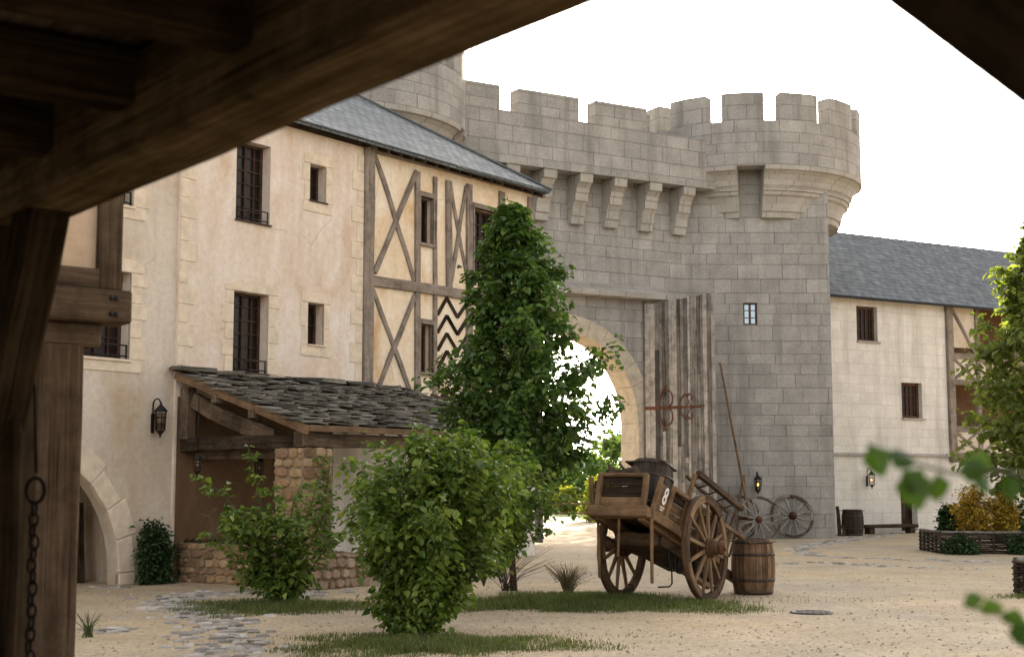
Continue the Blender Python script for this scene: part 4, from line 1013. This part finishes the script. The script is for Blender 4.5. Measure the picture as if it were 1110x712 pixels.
fe = thing('rail_fence', 'rustic two-rail wooden fence beyond the gateway', 'fence', (1.5, 61.3, 0), 0); random.seed(2)
for k in range(-6, 7):
    b = MB(); b.bar((k * 1.85 + U(-.1, .1), 0, 0), (k * 1.85 + U(-.12, .12), .02, 1.0 + U(-.05, .08)), .11, .11, (0, 1, 0), 2, .012); b.build('post', M['shedwood'], fe, .01)
for z in (.42, .82):
    b = MB(); b.tube([(k * 1.0, -.07 + U(-.02, .02), z + U(-.035, .035)) for k in range(-11, 12)], .045, 6); b.build('rail', M['shedwood'], fe)

# ================================================================== WICKER PLANTERS
def wicker(name, label, path, h, closed, gap=.34):
    t = thing(name, label, 'planter', (path[0][0], path[0][1], 0)); o = Vector((path[0][0], path[0][1], 0))
    P = [Vector((x, y, 0)) - o for x, y in path]; P = P + [P[0]] if closed else P; pts = []
    for a, c in zip(P, P[1:]):
        n = max(1, round((c - a).length / gap)); pts += [a.lerp(c, k / n) for k in range(n)]
    if not closed: pts.append(P[-1])
    for p in pts:
        b = MB(); b.bar(p, p + Vector((U(-.01, .01), U(-.01, .01), h + U(.02, .08))), .045, .045, (0, 1, 0), 1)
        b.build('stake', M['bark'], t, .006)
    b = MB(); rows = int(h / .045); m = len(pts)
    for r in range(rows):
        line = []; N = m if not closed else m + 1
        for k in range(N):
            p = pts[k % m]; q = pts[min(k + 1, m - 1)] if not closed else pts[(k + 1) % m]; pr = pts[max(k - 1, 0)] if not closed else pts[(k - 1) % m]
            d = (q - pr).normalized(); nn = Vector((d.y, -d.x, 0)); s = 1 if (k + r) % 2 else -1
            line.append(p + nn * (s * .03 + U(-.006, .006)) + Vector((0, 0, .03 + r * .045 + U(-.007, .007))))
        for seg in range(0, len(line) - 1, 3): b.tube(line[seg:seg + 4], .021, 5)
    b.build('weave', M['wicker'], t)
    b = MB(); top = [p + Vector((0, 0, h + .015)) for p in pts] + ([pts[0] + Vector((0, 0, h + .015))] if closed else []); b.tube(top, .035, 6); b.build('rim', M['wheelgrey'], t)
    b = MB()
    if closed: b.face([p + Vector((0, 0, h - .04)) for p in pts])
    else: b.face([p + Vector((0, 0, h - .06)) for p in pts])
    b.build('soil', M['soil'], t); return t
wicker('wicker_planter', 'long low woven planter round the yellow shrub and tree', [(10.4, 36.6), (10.36, 34.75), (10.9, 34.55), (11.9, 34.5), (13.0, 34.7), (14.4, 35.3), (15.6, 36.6)], .5, False)
c0 = Vector((8.32, 22.1)); wicker('wicker_planter', 'round woven planter at the right edge on grass', [(c0.x + .58 * math.cos(a), c0.y + .58 * math.sin(a)) for a in [2 * math.pi * k / 12 for k in range(12)]], .5, True, .3)

# ================================================================== TREES AND SHRUBS
def lerp_env(tab):
    def e(f):
        for (a, x), (c, y) in zip(tab, tab[1:]):
            if f <= c: return x + (y - x) * (f - a) / (c - a)
        return tab[-1][1]
    return e
t = thing('linden_tree', 'dark green conical linden tree standing before the castle gateway', 'tree', (.03, 22.85, 0))
crown_tree(t, 6.15, 1.85, lerp_env([(0, .55), (.05, .68), (.18, .9), (.34, 1.0), (.45, .9), (.6, .66), (.75, .5), (.93, .25), (1, .08)]), 140, 13, 13, .118, M['linden'], M['bark'], .05, .45, 3, tl=.42, asym=.32, vary=(.5, 1.15))
t = thing('hazel_shrub', 'large full green shrub in the foreground on a grass mound', 'shrub', (-1.19, 16.26, 0))
crown_tree(t, 2.28, .12, lerp_env([(0, .16), (.15, .30), (.35, .62), (.6, .88), (.8, .70), (1, .22)]), 120, 13, 13, .09, M['bush'], M['stem'], .03, .9, 8, lean=(.22, 0), vary=(.5, 1.1), zb=0, trunk=False, tl=.5, barkname='stems')
t = thing('hazel_shrub', 'loose green shrub between the large shrub and the linden trunk', 'shrub', (-.42, 19.6, 0))
crown_tree(t, 2.2, 1.0, lerp_env([(0, .4), (.3, .7), (.6, .78), (.85, .55), (1, .2)]), 64, 13, 11, .095, M['bush'], M['stem'], .03, .9, 15, vary=(.5, 1.25), lean=(.07, 0), zb=0, trunk=False, tl=.5, barkname='stems')
LB = gnd(300, 655); t = thing('hazel_shrub', 'airy green shrub with long arching shoots before the shed', 'shrub', LB)
random.seed(44); ST = []
def S(*px, dy=0.0): ST.append([atY(x, y, LB.y + dy * k / len(px)) - LB for k, (x, y) in enumerate(px)])
S((298, 655), (286, 606), (264, 560), (238, 532), (214, 516), dy=-.3); S((299, 655), (291, 592), (280, 535), (271, 489), dy=.3); S((301, 655), (310, 592), (318, 545), (327, 522), dy=-.4)
S((303, 655), (328, 604), (348, 566), (363, 540), dy=.4); S((304, 655), (334, 620), (356, 592), (366, 578), dy=-.3); S((297, 655), (268, 618), (246, 590), (224, 578), dy=.4)
S((299, 655), (283, 610), (262, 580), (250, 552), dy=-.6); S((301, 655), (300, 600), (298, 556), (296, 530), dy=.5); S((302, 655), (322, 590), (338, 545), (346, 515), dy=.3)
for k in range(12): S((300 + U(-5, 5), 655), (300 + U(-22, 22), 636), (300 + U(-42, 44), 618 + U(-8, 12)), dy=U(-.6, .6)); S((300 + U(-6, 6), 655), (300 + U(-25, 30), 610), (300 + U(-48, 52), 572 + U(-10, 20)), (300 + U(-64, 66), 550 + U(-15, 40)), dy=U(-.9, .9))
stem_shrub(t, ST, 24, .10, M['bush'], M['stem'], 5, .16, .3, 6, .014)
t = thing('climbing_plant', 'thin green climber growing up the rubble stone pier', 'plant', H.w(.95, -3.35, 0), H.rz); random.seed(6)
stem_shrub(t, [[(U(-.3, .1), 0, 0), (U(-.35, .2), -.02, .8), (U(-.3, .25), .02, 1.5), (U(-.3, .25), .03, 2.15)] for _ in range(5)], 13, .085, M['bush'], M['stem'], 7, .1, .14, 4, .008)
p = H.w(.05, -.22, 0); t = thing('ivy_bush', 'dark green ivy bush growing against the wall left of the shed', 'shrub', p, H.rz)
crown_tree(t, 1.08, .05, lerp_env([(0, .27), (.4, .30), (.75, .2), (1, .07)]), 50, 9, 7, .075, M['ivy'], M['stem'], .015, .8, 9, zb=0, trunk=False, tl=.4, barkname='stems', flat=.5)
TP = Vector((13.5, 35.7, 0)); t = thing('linden_tree', 'tall sunlit pale green tree rising from the woven planter', 'tree', TP)
crown_tree(t, 8.4, 1.5, lerp_env([(0, 1.3), (.15, 1.6), (.4, 1.62), (.6, 1.3), (.8, .85), (1, .2)]), 130, 13, 8, .2, M['sunleaf'], M['bark'], .11, .45, 4, tl=.5)
for (x, y, h, r, sd, lab) in ((11.45, 35.5, 1.2, .44, 1, 'yellow flowering shrub in the woven planter under the tree'), (12.2, 35.4, 1.0, .26, 2, 'smaller yellow flowering shrub right of the first in the planter')):
    t = thing('yellow_shrub', lab, 'shrub', (x, y, .42)); crown_tree(t, h, .1, lerp_env([(0, r * .6), (.4, r), (.8, r * .8), (1, r * .35)]), 46, 11, 8, .075, M['broom'], M['stem'], .015, .9, 40 + sd, zb=0, trunk=False, tl=.35, barkname='stems')
for (x, y, h, r, sd, lab) in ((10.75, 34.35, .42, .3, 1, 'leafy green plant spilling against the left front of the planter'), (12.3, 34.3, .45, .42, 2, 'leafy green plant spilling against the middle of the planter'), (13.5, 34.6, .5, .45, 3, 'leafy green plant at the right of the planter front')):
    t = thing('leafy_plant', lab, 'plant', (x, y, 0)); crown_tree(t, h, .03, lerp_env([(0, r), (.5, r * .9), (1, r * .4)]), 30, 8, 7, .10, M['ivy'], M['stem'], .012, .8, 60 + sd, zb=0, trunk=False, tl=.4, barkname='stems')
for (px, py, dd, h, r, sd, lab) in ((1024, 578, 0, 1.0, .28, 1, 'dark green plant at the foot of the limestone house near its door'), (1037, 578, -.3, .85, .28, 2, 'low dark green plant half hidden behind the planter corner'), (1100, 580, -6, 1.2, .9, 3, 'dark green shrub behind the yellow flowering shrub')):
    g_ = gnd(px, py); g_.y = min(g_.y, 46.5) + dd; g_.x = (px - CX) / FPX * g_.y * 1.0; t = thing('dark_shrub', lab, 'shrub', (g_.x, g_.y, 0))
    crown_tree(t, h, .05, lerp_env([(0, r), (.5, r), (1, r * .4)]), 40, 9, 7, .11, M['ivy'], M['stem'], .012, .9, 70 + sd, zb=0, trunk=False, tl=.4, barkname='stems')
random.seed(3)
def tuft(name, label, p, n, h, spread, mat, r=.005, leaves=False, seed=0):
    random.seed(seed); b = MB()
    for k in range(n):
        a = U(0, 6.28); s = U(.1, 1) * spread; hh = h * U(.5, 1); b.tube([(U(-.06, .06), U(-.06, .06), 0), (math.cos(a) * s * .4, math.sin(a) * s * .4, hh * .6), (math.cos(a) * s, math.sin(a) * s, hh)], [r, r * .8, r * .3], 3, False)
        if leaves:
            for q in range(3): f = U(.4, .95); leaf(b, Vector((math.cos(a) * s * f, math.sin(a) * s * f, hh * f)), Vector((math.cos(a), math.sin(a), .4)) + rv(.4), Vector((0, 0, 1)), .04, .3)
    o = b.build(name, mat); o.location = p; return tag(o, label, 'plant')
tuft('dry_tuft', 'dry grassy tuft standing between linden and cart', gnd(616, 645), 130, .5, .42, M['drygrass'], .006, True, 1)
tuft('dry_tuft', 'dry stalks at the foot of the stone pier', gnd(366, 634), 90, .45, .3, M['drygrass'], .006, True, 2)
tuft('bare_twigs', 'tangle of bare twigs round the foot of the linden trunk', gnd(548, 640), 46, .7, .9, M['bark'], .005, False, 3)
tuft('grass_tuft', 'small grass tuft at the foot of the jettied post', gnd(95, 690), 26, .3, .25, M['grassm'], .006, False, 4)
# beyond the gate
for k, (x, y, h, r, lab) in enumerate(((-2.5, 92, 5.5, 2.2, 'sunlit tree far left behind the linden crown'), (1.6, 93, 3.9, 2.4, 'sunlit tree beyond the fence left in the gateway'), (4.3, 90, 3.6, 2.0, 'low sunlit tree beyond the fence mid gateway'), (6.4, 88, 4.5, 2.0, 'sunlit tree beyond the fence close to the arch jamb'), (3.4, 104, 4.6, 3.0, 'hazy tree deepest in the view through the gateway'), (8.5, 70, 11.5, 2.3, 'unseen tall tree added to shade the gateway, behind the gate leaf'), (10.6, 69, 12, 2.4, 'unseen tall tree added to shade the gateway, behind the tower'), (7.6, 104, 5.6, 3.2, 'far tree behind the others right of the gateway'))):  # two tall ones are unseen, added to keep sun out of the gateway
    t = thing('park_tree', lab, 'tree', (x, y, 0), 0, 'trees beyond the gate')
    crown_tree(t, h, .35 if h < 8 else 2.0, lerp_env([(0, r * .75), (.3, r), (.65, r * .85), (1, r * .25)]), 70 if h < 8 else 110, 10, 7, .26, M['farleaf'], M['bark'], .13, .4, 100 + k, tl=.5)
for k, (x, y, lab) in enumerate(((3.1, 80, 'yellow-green bush out on the lawn beyond the fence'), (3.75, 63, 'yellow-green bush behind the fence beside the cart'))):
    t = thing('park_bush', lab, 'bush', (x, y, 0), 0, 'bushes behind the fence'); crown_tree(t, 1.5 + k * .5, .1, lerp_env([(0, .5), (.5, .55), (1, .25)]), 46, 9, 7, .15, M['yellowbush'], M['stem'], .02, .8, 140 + k, zb=0, trunk=False, tl=.4, barkname='stems')
# mounds of grass
grass_patch('grass', 'grass mound under the airy shrub', -3.2, 19.7, 1.75, 1.4, 19000, .11, 1)
grass_patch('grass', 'grass mound under the large foreground shrub', -.9, 15.2, 1.9, 1.35, 30000, .085, 2, .1)
grass_patch('grass', 'long grass strip under linden and cart', 1.0, 20.35, 2.55, 1.8, 60000, .13, 3, -.1)
grass_patch('grass', 'grass patch round the right-hand woven planter', 8.1, 21.6, .95, .75, 4000, .09, 4)
grass_patch('dry_grass', 'thin dry grass fringing the airy shrub mound', -3.2, 20.0, 2.2, 1.4, 1800, .07, 11, 0, M['drygrass'])
grass_patch('dry_grass', 'thin dry grass fringing the foreground mound', -.8, 15.5, 2.7, 1.4, 3000, .06, 12, .1, M['drygrass'])
grass_patch('dry_grass', 'thin dry grass fringing the cart strip', 1.4, 20.8, 3.9, 1.7, 4500, .07, 13, 0, M['drygrass'])
random.seed(71); b = MB()
for k in range(3000):
    px, py = U(80, 1120), 590 + 130 * U(0, 1) ** .8; q = gnd(px, py); s = U(.008, .03); i = len(b.v); a0 = U(0, 6)
    for e in range(5): b.v.append(q + Vector((math.cos(a0 + e * 1.257) * s * U(.7, 1.2), math.sin(a0 + e * 1.257) * s * U(.7, 1.2), -.002)))
    b.v.append(q + Vector((U(-.3, .3) * s, U(-.3, .3) * s, s * U(.4, .9))))
    for e in range(5): b.idx([i + e, i + (e + 1) % 5, i + 5])
tag(b.build('pebbles', stones('loose_pebble', [(.22, .17, .12), (.42, .34, .25), (.55, .46, .35), (.30, .23, .16)])), 'loose pebbles strewn over the gravel court', 'pebbles', kind='stuff')
# cobbled strips
random.seed(19)
def cobbles(name, label, px, w, dens, smin=.05, smax=.13):
    b = MB(); P = [gnd(x, y) for x, y in px]
    for a, c in zip(P, P[1:]):
        L = (c - a).length; d = (c - a) / L; nn = Vector((-d.y, d.x, 0))
        for _ in range(int(L * w * dens)):
            q = a + d * U(0, L) + nn * random.gauss(0, w * .27); s = U(smin, smax); h = U(.008, .03); n = random.choice((5, 6, 7)); a0 = U(0, 6.28); i = len(b.v); e = U(.6, 1)
            ring = [(math.cos(a0 + 6.283 * k / n) * s * U(.75, 1.1), math.sin(a0 + 6.283 * k / n) * s * e * U(.75, 1.1)) for k in range(n)]
            b.v += [q + Vector((x, y, -.01)) for x, y in ring] + [q + Vector((x * .82, y * .82, h + U(-.004, .004))) for x, y in ring]
            for k in range(n): b.idx([i + k, i + (k + 1) % n, i + n + (k + 1) % n, i + n + k])
            b.idx([i + n + k for k in range(n)])
    return tag(b.build(name, M['cobble']), label, 'cobbles', kind='stuff')
cobbles('cobbles', 'broad cobbled strip curving past the airy shrub', [(335, 647), (262, 641), (205, 646), (175, 656), (212, 664), (238, 676), (252, 692), (258, 712), (262, 740)], 1.0, 42)
cobbles('cobbles', 'short cobbled patch near the jettied post', [(88, 681), (150, 684)], .55, 34)
cobbles('cobbles', 'short cobbled line before the stone doorway', [(95, 637), (150, 636)], .45, 30)
cobbles('cobbles', 'cobbled edge behind the shrubs before the pier', [(330, 641), (420, 642), (500, 648)], .6, 26)
cobbles('cobbles', 'long cobbled gutter curving across the court to the tower', [(975, 578), (930, 583), (880, 591), (862, 597), (900, 604), (1000, 607), (1080, 609)], .55, 20, .06, .16)
cobbles('cobbles', 'second cobbled line across the courtyard before the planter', [(820, 612), (900, 610), (985, 615), (1075, 617)], .4, 20, .05, .13)

# ================================================================== NEAR LEAVES AT THE RIGHT
NB = Vector((1.45, 2.35, 0)); t = thing('hazel_sapling', 'out-of-focus leafy twigs of a sapling close to the camera', 'shrub', NB)
def nb(px, py, Y): return atY(px, py, Y) - NB
b = MB()
b.tube([(0, 0, -.02), (.03, 0, .6), (-.02, .02, 1.2), (.0, 0, 1.9)], [.014, .012, .01, .006], 6)
br1 = [Vector((-.01, 0, 1.55)), nb(1150, 522, 2.28), nb(1090, 512, 2.22), nb(1030, 512, 2.18), nb(985, 500, 2.15), nb(940, 481, 2.12)]
br2 = [Vector((-.01, 0, 1.1)), nb(1150, 690, 2.28), nb(1105, 672, 2.2), nb(1045, 656, 2.15)]
b.tube(br1, [.005, .004, .0035, .003, .0025, .002], 5); b.tube(br2, [.005, .0035, .003, .002], 5); b.build('stems', M['stem'], t)
b = MB(); random.seed(12)
for (px, py, Y, L, ang, tw) in ((942, 482, 2.12, .05, -65, .5), (962, 490, 2.13, .045, -25, -.8), (985, 508, 2.15, .062, -75, .2), (1000, 508, 2.17, .05, -130, .6), (1016, 513, 2.17, .045, -95, .9), (1038, 512, 2.18, .045, 10, .4), (1062, 508, 2.2, .042, -80, -.6), (1095, 514, 2.22, .04, -85, .6), (1076, 508, 2.2, .045, 160, .3),
                                (1044, 655, 2.15, .032, 20, .9), (1060, 660, 2.16, .038, 5, 1.2), (1085, 664, 2.18, .04, -25, .9), (1102, 670, 2.2, .045, -75, .3)):
    a = R(ang); d = Vector((math.cos(a), U(-.3, .3), math.sin(a))); leaf(b, nb(px, py, Y), d, Vector((0, 1, 0)) + Vector((tw, 0, tw * .6)), L * 1.05, .85, .2)
for k in range(46):
    z = U(.5, 1.9); p_ = Vector((U(-.02, .1), U(-.1, .1), z)); leaf(b, p_, Vector((U(0, 1), U(-1, 1), U(-.6, .4))), Vector((0, 0, 1)) + rv(.4), U(.05, .075), .8, .2)
b.build('leaves', M['foreleaf'], t)

# ================================================================== TIMBER HALL OVER THE CAMERA
Lv = Vector((-.605, .796, 0)); inn = Vector((-.796, -.605, 0)); E0 = Vector((.2, 3.02, 0))
def hp(s, i, z): return E0 + Lv * s + inn * i + Vector((0, 0, z))
hall = thing('market_hall', 'dark open timber hall whose beams and post frame the view', 'hall', (0, 0, 0)); random.seed(55)
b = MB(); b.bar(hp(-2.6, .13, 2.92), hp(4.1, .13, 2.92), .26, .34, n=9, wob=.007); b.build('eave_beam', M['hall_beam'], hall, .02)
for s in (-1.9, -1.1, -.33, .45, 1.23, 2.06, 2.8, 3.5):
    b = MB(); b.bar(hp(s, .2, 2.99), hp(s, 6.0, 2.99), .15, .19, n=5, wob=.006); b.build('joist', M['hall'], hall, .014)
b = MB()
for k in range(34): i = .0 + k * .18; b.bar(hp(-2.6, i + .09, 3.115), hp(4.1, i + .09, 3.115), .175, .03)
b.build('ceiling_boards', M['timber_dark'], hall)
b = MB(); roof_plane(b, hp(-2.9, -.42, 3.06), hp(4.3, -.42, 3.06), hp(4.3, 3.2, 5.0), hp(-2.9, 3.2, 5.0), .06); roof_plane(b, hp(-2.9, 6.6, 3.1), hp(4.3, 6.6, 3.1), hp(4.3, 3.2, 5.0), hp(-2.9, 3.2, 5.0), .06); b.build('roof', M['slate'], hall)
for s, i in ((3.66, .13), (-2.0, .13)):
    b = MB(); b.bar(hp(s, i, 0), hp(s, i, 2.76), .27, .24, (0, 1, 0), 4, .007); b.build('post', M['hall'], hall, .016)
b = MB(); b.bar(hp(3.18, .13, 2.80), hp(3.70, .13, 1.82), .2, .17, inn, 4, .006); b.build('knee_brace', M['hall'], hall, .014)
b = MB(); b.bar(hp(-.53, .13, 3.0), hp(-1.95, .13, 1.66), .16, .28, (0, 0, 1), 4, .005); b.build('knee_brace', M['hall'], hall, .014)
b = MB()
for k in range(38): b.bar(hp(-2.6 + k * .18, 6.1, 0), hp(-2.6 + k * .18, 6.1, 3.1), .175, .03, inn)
b.build('board_wall', M['timber_dark'], hall)  # unseen back wall, added to keep the hall dark
# iron chain on the post
ch = thing('iron_chain', 'rusty iron chain hanging from the dark hall post', 'chain', hp(3.5, .02, 1.62)); random.seed(9)
b = MB(); z = 0.0; base = atY(38, 545, 5.72) - hp(3.5, .02, 1.62)
b.tube([base + Vector((.036 * math.cos(a), 0, .05 + .05 * math.sin(a))) for a in [2 * math.pi * k / 16 for k in range(17)]], .008, 6)
b.tube([base + Vector((0, 0, .12)), base + Vector((-.03, .02, .55))], .007, 5)
for k in range(22):
    c = base + Vector((U(-.006, .006), U(-.006, .006), -.02 - k * .045)); v = Vector((1, 0, 0)) if k % 2 else Vector((.2, 1, 0)).normalized()
    b.tube([c + v * (.016 * math.cos(a)) + Vector((0, 0, .029 * math.sin(a))) for a in [2 * math.pi * q / 12 for q in range(13)]], .0062, 5)
b.build('links', M['chain'], ch)
# jettied frame beside the hall
jh = thing('jettied_house', 'jettied timber house corner with peach plaster above a thick post', 'house', (-2.45, 8.95, 0), math.atan2(.605, .796)); random.seed(66)
b = MB(); b.bar((-.41, .12, 0), (-.41, .12, 2.56), .3, .3, (0, 1, 0), 5, .006); b.build('post', M['hall_pale'], jh, .018)
b = MB(); b.bar((-4.2, .0, 2.79), (0, .0, 2.79), .24, .21, n=6, wob=.006); b.build('jetty_beam', M['hall_pale'], jh, .014)
b = MB(); b.bar((-1.3, .1, 2.61), (-.16, .1, 2.61), .26, .15, n=3, wob=.006); b.build('bracket', M['hall_pale'], jh, .014)
b = MB()
for x in (-.08, -.11):
    for z in (2.84, 2.74): b.lathe([(.001, 0), (.016, 0), (.014, .016), (.001, .018)], 8, axis_mat((x - .03, -.122, z), (0, -1, 0)))
b.build('bolt', M['iron'], jh)
b = MB(); b.bar((-.11, .05, 2.9), (-.11, .05, 5.2), .15, .16, (0, 1, 0), 4, .005); b.build('upper_post', M['hall_pale'], jh, .012)
b = MB(); b.box(-4.2, -.18, .04, .14, 2.9, 5.2); b.box(-.2, -.06, .12, 3.0, 2.9, 5.2); b.build('plaster_panel', M['plaster_wall'], jh)
b = MB(); b.bar((-4.2, .03, 2.97), (-.18, .03, 2.97), .12, .13, n=4, wob=.005); b.build('sill_beam', M['hall_pale'], jh, .012)
b = MB()
for k in range(19): b.bar((-.40 - k * .18, .31, 0), (-.40 - k * .18, .31, 2.6), .17, .04, (0, 1, 0))
b.build('board_wall', M['timber_dark'], jh)
b = MB(); roof_plane(b, (-4.6, -.4, 5.15), (.1, -.4, 5.15), (.1, 3.2, 7.0), (-4.6, 3.2, 7.0)); b.build('roof', M['slate'], jh)

# ================================================================== SUN, SKY, CAMERA
sd = Vector((.2166, .977, .2648)).normalized(); el = math.asin(sd.z); az = math.atan2(sd.x, sd.y)
wd = bpy.data.worlds.new('World'); SC.world = wd; wd.use_nodes = True; nt = wd.node_tree; nt.nodes.clear()
sky = nt.nodes.new('ShaderNodeTexSky'); sky.sky_type = 'NISHITA'; sky.sun_disc = False; sky.sun_elevation = el; sky.sun_rotation = az
sky.air_density = 1.0; sky.dust_density = 3.0; sky.ozone_density = 1.0
hs = nt.nodes.new('ShaderNodeHueSaturation'); hs.inputs['Saturation'].default_value = .22
bg = nt.nodes.new('ShaderNodeBackground'); bg.inputs[1].default_value = .13
ow = nt.nodes.new('ShaderNodeOutputWorld')
nt.links.new(sky.outputs[0], hs.inputs['Color']); tn = nt.nodes.new('ShaderNodeMix'); tn.data_type = 'RGBA'; tn.blend_type = 'MULTIPLY'; tn.inputs['Factor'].default_value = 1; tn.inputs[7].default_value = (1.045, .99, .945, 1)
nt.links.new(hs.outputs[0], tn.inputs[6]); nt.links.new(tn.outputs[2], bg.inputs[0]); nt.links.new(bg.outputs[0], ow.inputs[0])
sl = bpy.data.lights.new('sun', 'SUN'); sl.energy = 5.0; sl.angle = R(.53); sl.color = (1, .86, .68)
so = bpy.data.objects.new('sun', sl); COL.objects.link(so); so.rotation_euler = sd.to_track_quat('Z', 'Y').to_euler(); so.location = (0, 0, 60)
cam = bpy.data.cameras.new('camera'); cam.sensor_width = 36; cam.lens = 36 * FPX / 1110; cam.clip_end = 3000; cam.clip_start = .05
cam.dof.use_dof = True; cam.dof.focus_distance = 26; cam.dof.aperture_fstop = 3.2
co = bpy.data.objects.new('camera', cam); COL.objects.link(co); co.location = CAM; co.rotation_euler = (math.pi / 2 + TH, 0, 0); SC.camera = co
SC.view_settings.view_transform = 'Standard'; SC.view_settings.look = 'None'; SC.view_settings.gamma = 1; SC.view_settings.exposure = 2.1
SC.view_settings.use_curve_mapping = False
try:
    SC.cycles.use_denoising = True; SC.cycles.max_bounces = 8; SC.cycles.diffuse_bounces = 5; SC.cycles.sample_clamp_indirect = 6
except Exception: pass
